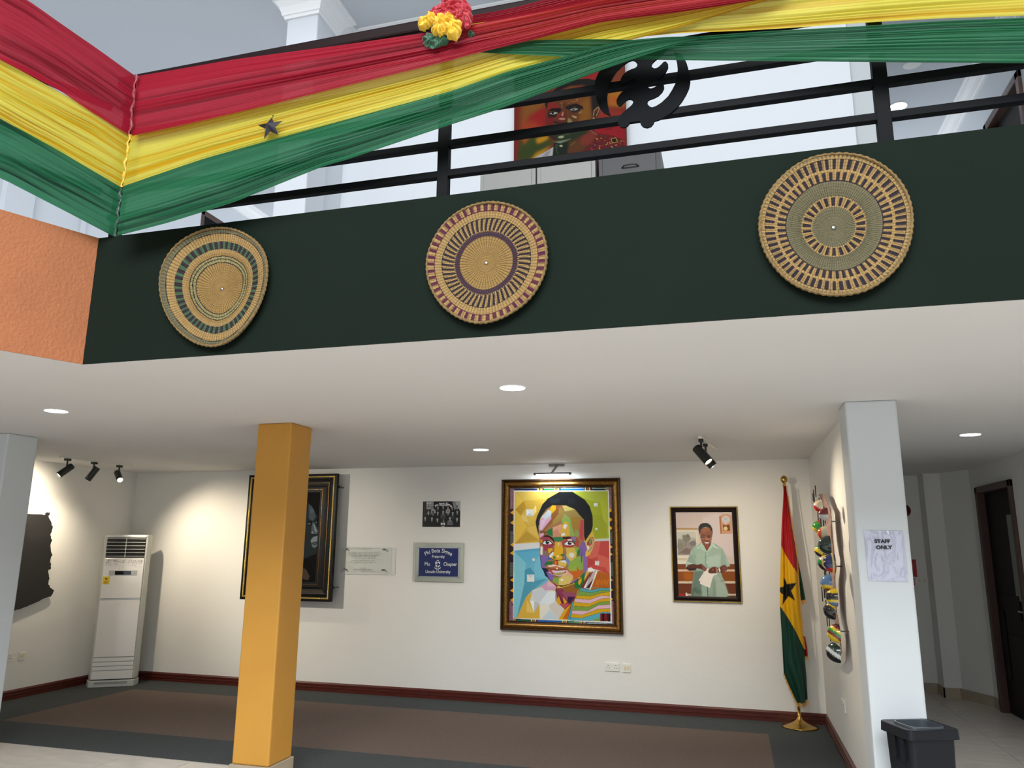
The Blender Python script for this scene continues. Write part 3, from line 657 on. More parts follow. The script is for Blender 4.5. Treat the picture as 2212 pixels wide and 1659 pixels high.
    p('1430,660 1590,400 1700,340 1560,660', '7c2636'); p('1500,655 1650,360 1730,350 1600,685', 'eceee8'); p('1520,655 1660,480 1580,670', '3a1230'); p('1700,345 1660,480 1520,655 1480,655 1600,400', '7c2636', .5)
    p('1550,310 1610,290 1650,320 1790,355 1690,345 1570,380', 'e8ecea'); p('1480,650 1640,350 1600,420 1510,655', 'eceee8')
    bands = ['58a6b0', '7fa24c', 'd2aa1a', 'dcb6c8', 'd2aa1a', '7fa24c', 'dcb6c8', 'd2aa1a', '5fb0c4']
    L = [(1425, 655), (1400, 705), (1370, 785), (1335, 840), (1320, 905), (1305, 975), (1285, 1050), (1270, 1110), (1250, 1175), (1240, 1225)]
    M_ = [(1610, 690), (1620, 742), (1600, 800), (1590, 862), (1590, 928), (1570, 990), (1550, 1060), (1450, 1132), (1440, 1190), (1300, 1228)]
    K = [(1760, 655), (1760, 700), (1780, 745), (1780, 790), (1780, 850), (1760, 905), (1740, 960), (1740, 1025), (1800, 1080), (1800, 1235)]
    R_ = [(1945, 655), (1945, 695), (1945, 720), (1945, 800), (1945, 830), (1945, 888), (1945, 945), (1950, 1015), (1950, 1078), (1955, 1245)]
    for i, c in enumerate(bands): p([L[i], M_[i], K[i], R_[i], R_[i+1], K[i+1], M_[i+1], L[i+1]], c)
    for i in range(10): a.line([L[i], M_[i], K[i], R_[i]], '3a3a20', 5)
    p('1600,1235 1770,1175 1770,1240', '7fa24c')
    for i, c in enumerate(('8a1a28', '101014', '8a1a28', '5a1420', '101014')): p([(1770+i*37, 1105), (1807+i*37, 1100), (1807+i*37, 1245), (1770+i*37, 1242)], c)
    a.line('1750,640 1430,660', '58a6b0', 4)
    # head
    a.crop(1080, 1030, 8.508)
    both('725,1100 720,860 860,560 960,520 1200,520 1400,610 1540,800 1545,1180', '1540,130 1500,420 1420,470 1290,570 1090,620 960,570 870,510 740,290 710,100', 'a5794c')
    p('1090,278 1330,278 1560,425 1650,550 1700,720 1705,900 1680,1010 1560,1190 1545,1100 1540,790 1380,610 1210,525 960,525 850,600 740,770 715,900 722,1100 690,1000 665,900 655,830 685,720 780,510 880,400', '151a20')
    p('1240,410 1380,400 1370,500 1250,490', '1e242b'); p('920,410 1100,400 1090,480 940,490', '1c2730'); p('1540,800 1700,740 1705,900 1590,1000', '1b1614')
    p('960,530 1025,528 1030,600 945,690 930,620 905,610', 'e2b81c'); p('1030,530 1140,530 1080,580 1075,680 945,860 800,1000 770,990 940,780 945,700 1030,600', '9a6232')
    p('890,605 945,640 940,720 830,800 780,720', 'ccd7de'); p('780,720 830,800 760,760', 'dce8f0'); p('735,800 780,740 830,800 940,725 945,770 770,995 725,985', 'd8b0ce'); p('760,790 840,800 770,960 730,960', 'e2c4dc')
    p('1090,560 1190,650 1110,800 975,900 970,810 1075,690', 'a8904a'); p('1145,535 1210,530 1380,600 1190,640', 'cdbf74'); p('1190,640 1380,602 1500,750 1400,740 1250,745 1180,680', 'a08c50'); p('1250,745 1400,740 1490,780 1490,900 1440,1000 1330,960 1310,820', 'a68238')
    p('1130,790 1180,680 1290,760 1320,900 1350,1000 1380,1100 1285,1080 1280,930 1240,860 1130,860', '8fb25c'); p('1180,690 1250,745 1130,790', 'a3a868'); p('1380,960 1450,1000 1460,1080 1410,1115 1370,1050', '97a05a')
    p('1480,800 1530,800 1535,1180 1470,1150 1460,1000', 'bf4c50'); p('970,930 1130,870 1120,1020 1060,1090 975,1105', 'dba68c'); p('975,1000 1060,960 1120,1100 975,1105', 'cf9076')
    p('1120,880 1240,860 1280,930 1285,1090 1120,1105 1110,1040', 'd8b04a'); p('1195,810 1268,860 1240,905 1170,850', 'd8b436'); p('1175,865 1240,890 1205,965 1158,945', 'dfe3e4'); p('1120,1045 1185,1030 1205,1070 1135,1095', 'e2e6e2')
    p('862,990 965,940 970,1090 870,1065', '1f7c44'); p('725,985 860,1000 855,1065 740,1050', '8a5a30'); p('730,1050 800,1030 810,1070 740,1120', 'd9b0c8')
    # brows, eyes
    p('985,1105 1130,1105 1180,1150 1100,1190 1010,1185 980,1150', '2c8454'); p('740,1120 830,1070 960,1110 1010,1190 1000,1270 760,1240', 'a24058'); p('1410,1110 1460,1200 1440,1290 1150,1290 1120,1200 1180,1150', 'b25048'); p('870,1140 960,1180 990,1230 930,1170', 'd9c46a'); p('745,1150 790,1160 770,1230 745,1200', 'd8951c')
    p('1300,1090 1400,1120 1390,1180 1330,1150', '8a78b4'); p('1240,1150 1330,1150 1310,1180 1250,1175', 'e8d4dc'); p('1330,1160 1410,1180 1380,1220', '2c7c5c')
    p('790,1085 850,1068 900,1078 960,1110 990,1150 1000,1215 960,1160 900,1110 820,1105', '191216'); p('1150,1105 1290,1100 1310,1125 1230,1145 1155,1140', '1c1418')
    p('770,1220 820,1180 900,1172 960,1225 900,1250 830,1240', 'dfe8ec'); a.ell(872, 1205, 34, 34, '14100f'); a.ell(882, 1190, 8, 8, 'f4f4f4'); a.line('765,1230 815,1178 890,1165 945,1200 980,1240', '17110f', 13); a.line('800,1235 880,1255 960,1235', '2a1815', 6)
    p('1180,1235 1230,1190 1310,1190 1370,1245 1300,1262 1220,1258', 'dce6ea'); a.ell(1280, 1220, 36, 34, '2a1614'); a.ell(1287, 1206, 8, 8, 'f4f4f4'); a.line('1160,1240 1230,1185 1320,1180 1385,1240', '17110f', 13); a.line('1190,1255 1270,1270 1370,1250', '2a1815', 6); p('1200,1265 1360,1260 1320,1310 1230,1300', 'b0343e')
    # nose and cheeks
    both('1010,1200 1130,1200 1160,1330 1150,1446', '1110,60 1100,160 960,170 880,100 960,20', 'ddae1e'); p('1060,1210 1090,1210 1080,1290', 'ead9a0'); p('1100,1215 1140,1220 1130,1290', 'c890b4'); p('880,1320 940,1300 970,1340 900,1420', 'e0b01c')
    p('790,1240 960,1240 980,1300 880,1320 870,1400 800,1350', 'a03c54'); p('800,1350 870,1400 890,1446 800,1446', '94705e'); p('745,1270 790,1290 780,1440 745,1440', 'ece8e4')
    p('1200,1300 1360,1300 1440,1350 1400,1446 1240,1446', 'd2b65a'); p('1360,1260 1460,1320 1440,1446 1400,1400', '88ac4c'); p('1460,1300 1500,1200 1545,1190 1595,1370 1560,1446 1450,1446', '8164a4'); p('1440,1330 1470,1330 1460,1446 1410,1446', '2b7a40')
    B_()
    p('720,60 860,70 870,150 800,240 800,330 730,280', '8468ac'); p('760,0 850,0 870,70 820,110 770,60', '8e7462'); p('715,0 755,0 750,75 718,60', 'eceae6'); p('845,120 900,130 900,165 850,150', '2a6cb4')
    p('820,190 940,175 930,250 850,240 800,270 785,240', '23783c'); p('940,185 1025,180 1025,255 935,250', 'b9492e'); p('975,180 1000,180 1000,245 972,240', 'dc8c12'); p('1030,175 1160,165 1185,220 1160,280 1040,260', 'd9bd5e'); p('1060,175 1150,165 1180,215 1100,200', 'dfe6e4')
    p('1150,40 1240,180 1240,260 1190,230 1140,100', '7490bc'); p('1180,30 1340,20 1350,180 1250,185 1170,90', 'd6bc62'); a.ell(1268, 75, 45, 45, 'd5dcd8'); p('1360,100 1460,100 1470,330 1350,360 1200,300 1240,195', '8fae50'); p('1370,0 1420,0 1410,60 1365,100', '24783c'); p('1430,50 1460,60 1450,200 1430,210', '2f6ab0')
    p('1480,60 1545,120 1540,330 1500,470 1480,300', '8e6cae'); p('1200,330 1360,280 1430,370 1420,430 1330,520 1290,430', 'c8691a'); p('1200,300 1360,280 1360,350 1240,360', '9cb04c')
    p('750,300 850,310 880,500 800,440', '1c2846'); p('820,370 870,370 960,440 920,560 860,470', '8468b0'); p('940,480 1170,450 1040,480 1040,600 940,540', '86a848'); p('1170,380 1220,380 1290,440 1290,500 1230,580 1090,610 1040,600 1040,490', 'd8c074'); p('1190,350 1285,430 1290,500 1230,440 1170,440', 'dcae90'); p('1070,505 1110,495 1125,515 1085,540', 'eef0e4')
    p('900,540 1040,610 1000,640 940,570', 'b64660'); p('1230,580 1420,450 1490,380 1490,480 1300,560', '8a70b4'); p('1400,470 1500,370 1490,560 1400,670 1320,660 1320,560', '1f7838'); p('1390,460 1440,470 1445,530 1410,600 1385,590', 'dca81c')
    # mouth
    p('860,290 950,250 1010,265 1080,270 1190,330 1010,345 900,325', 'a8602c'); p('940,260 1080,265 1140,300 1010,310 860,295', 'bf7c48'); p('850,260 950,240 1140,290 1120,305 1000,268 860,285', 'ead8d8'); p('860,320 1010,345 1190,335 1150,400 1050,445 950,430 880,370', 'c4564c'); p('920,340 1010,350 1190,338 1110,385 980,395 930,370', 'dfc4d6'); p('940,395 1150,370 1110,420 960,425', 'a8a85c'); a.line('870,370 950,432 1060,440 1170,395 1190,345', 'e4c8d8', 12); a.line('855,305 900,325 1010,345 1190,330', '2a0f14', 8)
    a.ell(1010, 310, 14, 14, 'f0ece4'); a.line('860,330 940,430 1030,450', '38161c', 7)
    # nose outline
    a.line('920,10 865,70 870,115 940,150 1000,178 1080,155 1150,158 1168,110 1140,50', '281413', 9); p('870,80 930,20 960,30 920,110 880,120', 'e4e6e2'); p('930,100 970,95 990,130 960,145', '2f7a34'); p('1060,70 1120,50 1140,100 1090,90', '2f7a34'); a.ell(1025, 95, 16, 20, 'efe6b8'); p('960,150 1060,160 1000,178', 'a84a26')
    # outlines and ear
    a.line('712,80 735,290 860,490 940,570 1010,625 990,700 985,880', '1a1420', 9); a.line('1040,610 1130,620 1290,570 1430,480', '17110f', 12); p('1040,610 1130,612 1090,640', '141014'); a.line('1590,370 1410,680 1330,840 1240,945 1145,1030', '16120f', 9); a.line('1270,930 1195,1215', '16120f', 7); a.line('1320,840 1240,1215', '16120f', 6)
    a.crop(1080, 1030, 8.508)
    both('1580,1190 1700,1090 1735,1200 1700,1330 1640,1446', '1590,60 1530,110 1510,90', 'd7b37a'); p('1600,1200 1680,1130 1690,1230 1620,1310 1600,1270', 'b24a44'); p('1640,1170 1680,1150 1670,1230 1640,1240', '7e9c54'); p('1600,1260 1640,1270 1630,1340 1600,1330', 'e2ded2'); a.line('1600,1240 1650,1130 1700,1110 1725,1170', '18120f', 10); a.line('1690,1150 1690,1290 1610,1390', '18120f', 8); p('1590,1380 1660,1380 1640,1446 1600,1446', 'e0b62c')
    p('1520,1180 1560,1200 1600,1340 1560,1400 1490,1300', '8468ac'); a.line('715,900 722,1100', 'e8d8a0', 5)
    a.im = a.im**1.08
    a.build('painting', t, PRINTG)
big_portrait()

# ------------------------------------------------------------------ small framed portrait
def small_portrait():
    t = thing('framed_portrait', 'small dark framed picture of a smiling man in a pale green shirt', 'picture', (-.295, D, 1.62))
    x0, x1, z0, z1 = -.645, .055, 1.125, 2.112
    obj('frame', frame_bm(x0, x1, z0, z1, D, [(0, 0), (0, .022), (.012, .03), (.02, .026), (.02, .02), (.04, .03), (.05, .024), (.052, .014), (.06, .012), (.06, 0)]), DFRAME, t)
    obj('gilt_edge', frame_bm(x0+.002, x1-.002, z0+.002, z1-.002, D, [(0, .021), (.0, .026), (.005, .033), (.011, .028), (.012, .02)]), GILTB, t)
    a = Art(x0+.055, x1-.055, z0+.055, z1-.055, D-.012, 330, 'd3c2bd'); p = a.poly; a.bf = .6
    a.crop(1455, 1100, 14.747)
    p('60,70 1000,70 900,400 100,600', 'cdbdb6', .6, 3); p('900,300 1400,100 1880,800 1900,1500 1250,1500', 'dcced0', .7, 5)
    # clock
    p('1450,240 1560,170 1700,150 1850,220 1860,780 1490,790', 'cf9b7c'); p('1450,240 1500,220 1530,770 1490,790', 'a86c48'); a.ell(1665, 335, 130, 130, 'e4c9b4'); a.ell(1662, 330, 112, 112, 'c9cbd2'); a.line('1620,340 1690,300', '8c8c98', 12); p('1565,490 1640,520 1780,490 1795,690 1590,690', '74441f'); a.ell(1655, 620, 62, 66, 'e8cf8c')
    # landscape picture
    p('90,600 770,600 840,1480 110,1550', 'd9cbb0'); p('90,600 770,600 775,655 90,655', 'b59468'); p('110,680 730,690 740,1470 120,1480', 'e2ddd2'); p('130,720 710,720 715,1460 140,1465', 'b5b1a6'); p('130,720 710,720 712,900 130,940', 'c9c8bd', 1, 2); p('190,940 340,1000 520,1050 710,960 715,1460 140,1465 135,1000', '8c8680', .8, 2)
    a.ell(420, 930, 130, 110, '7c7a6a', .9, 2); a.ell(330, 860, 60, 50, '7c7a6a', .8, 2); a.ell(450, 850, 60, 60, '74725f', .9, 2); a.ell(620, 1090, 110, 80, '77707a', .8, 2); a.ell(220, 1180, 100, 120, '86806e', .7, 3); p('160,1400 400,1230 700,1300 715,1460', '7a6560', .8, 2); a.line('430,1150 520,1300', 'b09a80', 16, .8); a.line('400,1040 380,1180', '6c6456', 20, .7)
    a.crop(1455, 1195, 14.747)
    p('110,80 500,80 500,340 130,350', 'e2dcd0'); p('120,150 440,150 430,230 125,230', 'cfc4aa')
    for y0, y1, c in ((345, 515, '7c4420'), (515, 580, 'd8c4b0'), (580, 890, '8c4c1c'), (890, 960, 'd8c8b0'), (960, 1290, '6e3820'), (1290, 1345, 'd5c7ae'), (1345, 1420, '5c3820')):
        p([(100, y0), (2000, y0), (2010, y1), (100, y1)], c)
    p('300,600 640,590 600,880 350,860', 'b8681c', .6, 8); p('150,1290 390,1290 390,1370 150,1380', 'a82420'); p('385,1265 430,1250 460,1385 400,1380', 'e6e0d0')
    # shirt
    a.crop(1455, 1100, 14.747)
    p('880,1060 980,1290 1180,1290 1210,1060 1340,1110 1560,1260 1660,1460 1700,1548 480,1548 560,1300 640,1220', 'a3bcac')
    a.crop(1455, 1195, 14.747)
    p('560,60 1640,60 1790,410 1700,440 1600,370 1530,400 1500,600 1750,1350 1680,1390 560,1390 590,1000 660,560 390,440 400,330 500,100', '9ab4a5')
    p('570,20 700,300 680,360 420,270 500,100', '8aa598', .8, 2); p('440,270 680,345 440,330 400,440 390,400', 'bccfc8'); p('720,0 1020,0 1020,360 720,340', 'a9c2b2', .8, 6); p('1060,100 1500,60 1490,440 1080,440', 'b8cec2', .8, 6); p('1530,60 1640,60 1790,410 1600,360 1520,380', '9cb5a9', .9, 3); p('1620,80 1790,400 1720,400', 'b9cec4', .8, 2)
    p('660,560 960,560 900,900 880,1390 560,1390 590,1000', '6a8074', .95, 4); p('590,1130 700,1080 820,1200 900,1150 900,1390 580,1390', '52665a', .7, 5); p('640,1200 760,1300 880,1260 870,1390 640,1390', '7d9284', .7, 4); p('1100,1000 1280,700 1330,1390 1110,1390', '94a99c', .9, 4); p('1280,740 1420,640 1600,850 1760,1350 1350,1390', 'a9bcae', .9, 4); p('1270,800 1340,900 1350,1390 1270,1390', '6f8377', .6, 5)
    a.line('1075,1080 1095,1390', '26302c', 20); a.line('1030,100 1010,300 1070,480', '6c8579', 18, .8, 1); a.line('1500,890 1590,860', '4c6054', 16); a.line('1360,880 1520,910', '7c9286', 8); a.ell(1085, 295, 24, 20, 'cad8d4'); a.line('1420,620 1450,720 1640,1000', '6d8377', 26, .5, 3); a.line('560,1300 700,1100 640,1200', '4d6056', 20, .5, 3)
    a.crop(1455, 1100, 14.747)
    p('900,1090 1000,1220 1050,1370 880,1280 740,1300 740,1210', 'b2cdbd'); p('1210,1070 1340,1130 1440,1280 1290,1240 1230,1210 1080,1370 1070,1310 1180,1130', 'bdd3c6'); a.line('1030,1370 1000,1540', '647d72', 16, .9, 1); a.line('740,1300 880,1250', '6c877b', 12, .8, 1); a.line('1230,1210 1290,1250 1400,1285', '6a8478', 14, .8, 1); a.line('1330,1110 1370,1180', '56695f', 20, .8, 2); a.line('600,1230 700,1548', '7f9a8e', 30, .6, 3); a.line('1550,1270 1530,1548', '86a094', 26, .7, 3); a.ell(1075, 1420, 20, 16, 'd6e2dc'); p('1290,1460 1510,1440 1510,1548 1290,1548', 'b4c6c0', .8, 2)
    # neck, head
    p('890,1050 1200,1060 1180,1140 1070,1330 1040,1300 980,1180', '6c3c28'); p('1000,1150 1150,1150 1070,1320', '8c4c30')
    p('845,640 900,590 1100,580 1200,660 1225,850 1200,1050 1110,1160 1010,1160 900,1060 860,900', '8c5842', 1, 1)
    p('790,640 800,560 860,470 960,440 1080,445 1180,510 1235,620 1245,740 1225,900 1205,700 1130,600 1040,570 930,590 860,650 845,860 820,780', '232a28', 1, 1)
    a.ell(1050, 650, 110, 60, 'a86c48', .7, 4); a.ell(960, 700, 60, 60, 'a8745c', .5, 5); p('850,820 900,900 870,1000 900,1060 850,900', '3c2018', .8, 2)
    a.line('880,840 960,820 1000,860', '2c1812', 16, .9, 1); a.line('1070,850 1140,830 1190,860', '2c1812', 16, .9, 1); a.ell(935, 885, 44, 24, '38201a', .9, 1); a.ell(1120, 885, 44, 22, '301a16', .9, 1); a.ell(935, 868, 36, 12, '8c685c', .8, 1)
    a.ell(920, 935, 40, 18, 'b48a74', .6, 2); p('1020,880 1050,880 1080,990 1000,990', '9c6848', .9, 2); a.ell(1035, 950, 22, 34, 'c09070', .7, 2); a.ell(1095, 955, 22, 22, 'd4b8a4', .6, 2); a.ell(1150, 945, 26, 26, 'b48468', .7, 2); a.line('985,1000 1040,1020 1090,1000', '34180f', 12, .9, 1)
    p('970,1040 1060,1050 1150,1030 1130,1110 1060,1130 1000,1110', '5c2c24', .9, 1); p('985,1045 1060,1058 1130,1045 1110,1090 1050,1100 1000,1080', 'f0e6de'); a.line('990,1120 1050,1150 1120,1120', 'c08c74', 12, .7, 1); a.line('1150,960 1190,1000 1140,1100', 'c8a08c', 14, .5, 2)
    # arms, hands, paper
    a.crop(1455, 1195, 14.747)
    p('420,430 470,370 640,340 760,370 900,335 960,400 1060,490 1040,550 980,570 860,500 740,480 700,540 520,560 440,520', '5c3226', 1, 1); p('420,440 560,480 740,480 700,545 520,560 430,520', '2e2224', .9, 2); p('860,350 930,360 1060,490 1040,540 930,470', '8c5440', .8, 1)
    p('970,590 1070,530 1130,640 1400,630 1380,670 1280,710 1230,810 1160,1105 840,970 850,900 800,860', 'ece6e0'); a.line('850,900 1000,640', 'd4ccc8', 8, .8); p('1060,490 1110,480 1130,540 1080,560', 'efeae4')
    a.line('900,500 980,565', 'a8705c', 16, .8); a.line('930,470 1040,545', 'b07c68', 16, .8)
    p('1100,560 1150,490 1250,430 1330,430 1440,470 1560,380 1640,370 1700,470 1700,540 1560,625 1420,600 1370,640 1180,645 1110,610', '6c3c30', 1, 1); p('1330,440 1420,500 1400,610 1350,620 1360,500', 'c88c80', .8, 2); p('1560,400 1690,460 1690,540 1560,600', '84504a', .8, 3)
    for k in range(4): a.line([(1120, 535+k*28), (1240, 525+k*32), (1330, 540+k*26)], '42241c', 7, .8)
    a.ell(1250, 530, 30, 20, 'b07c60', .7, 1); p('1420,460 1460,470 1500,560 1470,600 1430,560', 'e9e2d0'); p('1405,450 1430,460 1440,600 1420,600', '2a1e18')
    a.build('photograph', t, PRINTG)
small_portrait()

# ------------------------------------------------------------------ dark framed portrait, relief shading in flat colour
def dark_portrait():
    y = D-.17
    t = thing('framed_portrait', 'black and gold framed dark portrait, partly hidden behind the ochre column', 'picture', (-5.19, D-.15, 1.77))
    x0, x1, z0, z1 = -5.80, -4.575, 1.025, 2.525
    fb = frame_bm(x0, x1, z0, z1, y+.05, [(0, 0), (0, .05), (.012, .055), (.018, .05)]); obj('frame', frame_bm(x0, x1, z0, z1, y+.05, [(0, 0), (0, .05), (.03, .052), (.034, .045), (.055, .045), (.08, .05), (.082, .04), (.1, .036), (.14, .03), (.16, .034), (.162, .02), (.235, .018), (.235, 0)]), BLKLAC, t); fb.free()
    obj('gilt_band', frame_bm(x0+.028, x1-.028, z0+.028, z1-.028, y+.05, [(0, .05), (.003, .058), (.014, .06), (.02, .05)]), GILTB, t)
    obj('gilt_line', frame_bm(x0+.108, x1-.108, z0+.108, z1-.108, y+.05, [(0, .034), (.001, .038), (.003, .038), (.004, .034)]), GOLD, t)
    obj('gilt_line', frame_bm(x0+.2, x1-.2, z0+.185, z1-.185, y+.05, [(0, .018), (.001, .023), (.003, .023), (.004, .018)]), GOLD, t)
    obj('back_board', B(((x0+.02, y+.045, z0+.02), (x1-.02, y+.06, z1-.02))), BLKLAC, t)
    for zz in (z0+.16, z1-.16):
        for xx in (x0-.02, x1-.02):
            obj('bracket', B(((xx, y+.05, zz-.012), (xx+.04, y+.075, zz+.012)), ((xx+.01, y+.07, zz-.006), (xx+.03, D, zz+.006))), GUNMET, t, bevel=.002)
    a = Art(x0+.235, x1-.235, z0+.22, z1-.22, y+.03, 320, '0c0d0e'); a.bf = .5; a.crop(640, 1010, 5.53); p = a.poly
    G1, G2, G3, G4 = '161b1e', '2a3439', '5a686e', 'a4b0b4'  # light and shade of the relief face, painted as flat tones
    p('150,430 185,460 215,520 250,590 245,610 240,640 250,700 270,770 262,800 240,800 262,830 268,870 255,905 262,940 240,965 245,1000 225,1035 180,1050 140,1070 60,1100 -120,1100 -160,700 -60,420 60,370', G2, 1, 1)
    p('-160,700 -60,420 60,370 100,420 60,700 40,1090 -120,1100', '1a1f22', .9, 6)
    p('150,440 190,470 235,580 200,640 150,610', G3, .7, 2); a.ell(190, 520, 22, 30, '64748a', .5, 2); p('130,640 190,640 200,690 150,690', '15191c', .9, 2); a.line('205,645 248,615', '121517', 10, .9, 1); a.ell(155, 672, 18, 8, '6f7c80', .8, 1); a.ell(238, 655, 9, 8, '6f7c80', .8, 1)
    p('195,650 215,660 265,770 240,800 190,790 175,740', G3, .9, 1); p('200,670 212,680 250,770 225,770', G4, .6, 1); a.ell(195, 765, 24, 30, G3, .8, 1); a.ell(190, 775, 10, 14, G4, .6, 1); a.line('180,800 245,802', '101214', 8, .9)
    p('170,870 200,830 250,815 268,840 262,880 200,890 180,910', '8a9498', .9, 1); p('180,905 230,900 262,890 255,930 220,960 190,950', '717c80', .9, 1); a.line('180,908 225,918 258,900', '101416', 9, .9); p('130,800 170,840 165,940 140,980 110,900', '2c3438', .9, 3); p('140,980 240,975 235,1030 180,1048', G2, .8, 2); a.ell(160, 750, 26, 40, G2, .6, 3)
    p('60,1180 120,1215 160,1300 150,1340 80,1340', '4a3c30', .9, 1)
    for k in range(5): a.line([(70+k*12, 1215+k*24), (110+k*12, 1200+k*24)], 'a89478', 4, .8)
    p('-200,1170 200,1170 290,1165 300,1430 -200,1430', '1a1713', .5, 3); p('-200,1100 140,1080 250,1300 260,1430 -200,1430', '08080a', .8, 3)
    p('60,1190 120,1220 160,1300 140,1345 80,1330', '54463a', .9, 1)
    a.im = a.im**1.15
    a.build('painting', t, vmat('relief_shading_paint', .6, spec=.08))
dark_portrait()

# ------------------------------------------------------------------ group photograph and plaques
def group_photo():
    t = thing('photo_panel', 'black and white group photograph panel above the blue plaque', 'photo', (-3.275, D, 2.04))
    x0, x1, z0, z1 = -3.512, -3.042, 1.895, 2.19
    obj('panel', B(((x0, D-.016, z0), (x1, D, z1))), PLAS, t)
    a = Art(x0, x1, z0, z1, D-.0165, 420, '16191c'); a.crop(880, 1070, 8.293); p = a.poly
    p('305,105 470,105 460,330 300,400', '5c5f62'); p('345,120 430,120 425,190 345,190', 'c8cacc'); p('385,118 392,118 392,260 385,260', '303336'); p('345,165 430,165 430,172 345,172', '303336'); p('345,195 420,195 420,250 345,250', 'b0b2b4', .8); p('430,105 470,105 470,200 430,330', '9a9c9e'); p('310,105 340,105 335,400 300,400', '2a2c2e')
    p('800,105 955,105 945,280 840,260', '8c8e92'); p('860,110 955,105 945,270 880,200', 'b4b6ba'); p('470,112 808,112 800,230 470,230', '08090b')
    def man(x, y, s=1.0, suit='16191d', shirt='c4c6c8', face='8c8a88'):
        p([(x-45*s, y+110*s), (x-38*s, y+45*s), (x-12*s, y+30*s), (x+12*s, y+30*s), (x+38*s, y+45*s), (x+45*s, y+110*s)], suit)
        p([(x-10*s, y+28*s), (x+10*s, y+28*s), (x, y+62*s)], shirt); p([(x-3*s, y+34*s), (x+3*s, y+34*s), (x, y+60*s)], '101214')
        a.ell(x, y+5*s, 15*s, 22*s, face); p([(x-15*s, y-2*s), (x-13*s, y-20*s), (x, y-26*s), (x+13*s, y-20*s), (x+15*s, y-2*s), (x+9*s, y-12*s), (x-9*s, y-12*s)], '0d0e10')
    for (x, y) in ((378, 215), (468, 218), (548, 215), (640, 205), (728, 218), (800, 215), (890, 205)): man(x, y, .95, 'a8a8a6' if x in (468, 728) else '1a1d21', face='6c6a68' if x in (468, 890) else 'a4a2a0')
    for (x, y) in ((378, 300), (460, 305), (545, 308), (640, 290), (728, 300), (812, 312), (892, 290)): man(x, y, 1.1, '4a4c50' if x == 640 else ('303337' if x == 812 else '14171b'), face='5c5a58' if x == 460 else 'a09e9c')
    for (x, y) in ((320, 400), (440, 410), (538, 425), (648, 420), (762, 405), (888, 415)): man(x, y, 1.15, '6a6c70' if x == 762 else '121519', face='504e4c' if x == 648 else 'a8a6a4')
    a.ell(615, 510, 18, 24, 'd8d8d6'); a.ell(660, 510, 18, 24, 'd8d8d6'); a.ell(640, 555, 26, 8, 'c8c8c6')
    a.build('photograph', t, vmat('photo_print', .35))
    wt = mat('white_print', (250, 250, 252), .6)
    c = P(880+648/8.293, 1070+165/8.293, 1, D-.017)
    bm = text_bm('Phi Beta Sigma', .036, lambda x, y: (c[0]+x, D-.0172, c[2]+.002+y), .0008, arc=.16)
    merge(bm, text_bm('Fraternity', .024, lambda x, y: (c[0]+x-.005, D-.0172, c[2]-.016+y), .0006)); obj('lettering', bm, wt, t)
group_photo()
def plaque():
    t = thing('acrylic_plaque', 'clear acrylic plaque holding a blue sheet with white blackletter writing', 'plaque', (-3.3, D, 1.5))
    g = clear('clear_acrylic', (253, 254, 253), .0)
    x0, x1, z0, z1 = -3.60, -2.985, 1.285, 1.715; y = D-.045
    obj('acrylic_sheet', B(((x0, y, z0), (x1, y+.006, z1))), g, t, bevel=.002)
    ed = mat('acrylic_edge', (202, 200, 170), .2)
    obj('edge', frame_bm(x0, x1, z0, z1, y+.006, [(-.002, 0), (-.002, .007), (.002, .007), (.002, 0)]), ed, t)
    obj('back_sheet', B(((x0-.006, D-.02, z0-.012), (x1, D-.014, z1-.012))), mat('frosted_acrylic', (216, 219, 208), .3), t)
    S = obj('blue_sheet', B(((x0+.055, y+.008, z0+.045), (x1-.05, y+.0095, z1-.055))), mat('white_card', (222, 224, 228), .5), t)
    obj('blue_field', B(((x0+.068, y+.0068, z0+.05), (x1-.062, y+.0078, z1-.062))), mat('royal_blue_print', (22, 34, 118), .6, spec=.12), t)
    for xx in (x0+.06, x1-.055):
        for zz in (z0+.05, z1-.06):
            bm = bmesh.new(); add_tube(bm, (xx, y-.008, zz), (xx, D, zz), .0095, n=14); obj('standoff', bm, CHROME, t)
    yt = y+.0063; cx = -3.292; wt = MATS['white_print']
    bm = text_bm('Phi Beta Sigma', .062, lambda x, yy: (cx+x, yt, 1.605+yy), .0013, arc=.34, sx=.92)
    obj('lettering', bm, wt, t)
    for s, z, sz, xx in (('Fraternity', 1.543, .045, cx), ('Mu', 1.452, .062, cx-.135), ('Chapter', 1.455, .056, cx+.148), ('Lincoln University', 1.372, .048, cx)):
        obj('lettering', text_bm(s, sz, lambda x, yy: (xx+x, yt, z+yy), .0013, sx=.88), wt, t)
    bm = bmesh.new(); f = lambda x, z, d: (cx-.005+x, yt-d, 1.47+z)
    # crest: helmet, quartered shield with a bend, scroll
    add_prism(bm, [(-.03, .03), (-.004, .03), (-.004, .004), (-.018, .004), (-.03, -.002)], 0, .0004, f); add_prism(bm, [(.004, .03), (.03, .03), (.03, .0), (.004, .018)], 0, .0004, f)
    add_prism(bm, [(-.03, -.006), (-.004, -.006), (-.004, -.036), (-.02, -.03), (-.03, -.016)], 0, .0004, f); add_prism(bm, [(.004, -.02), (.03, -.004), (.03, -.016), (.02, -.03), (.004, -.036)], 0, .0004, f)
    add_prism(bm, [(-.016, .036), (0, .042), (.016, .036), (.008, .05), (-.008, .05)], 0, .0004, f)
    add_prism(bm, [(-.04, -.026), (-.03, -.04), (0, -.05), (.03, -.04), (.04, -.026), (.036, -.046), (0, -.062), (-.036, -.046)], 0, .0004, f)
    obj('crest', bm, wt, t)
plaque()
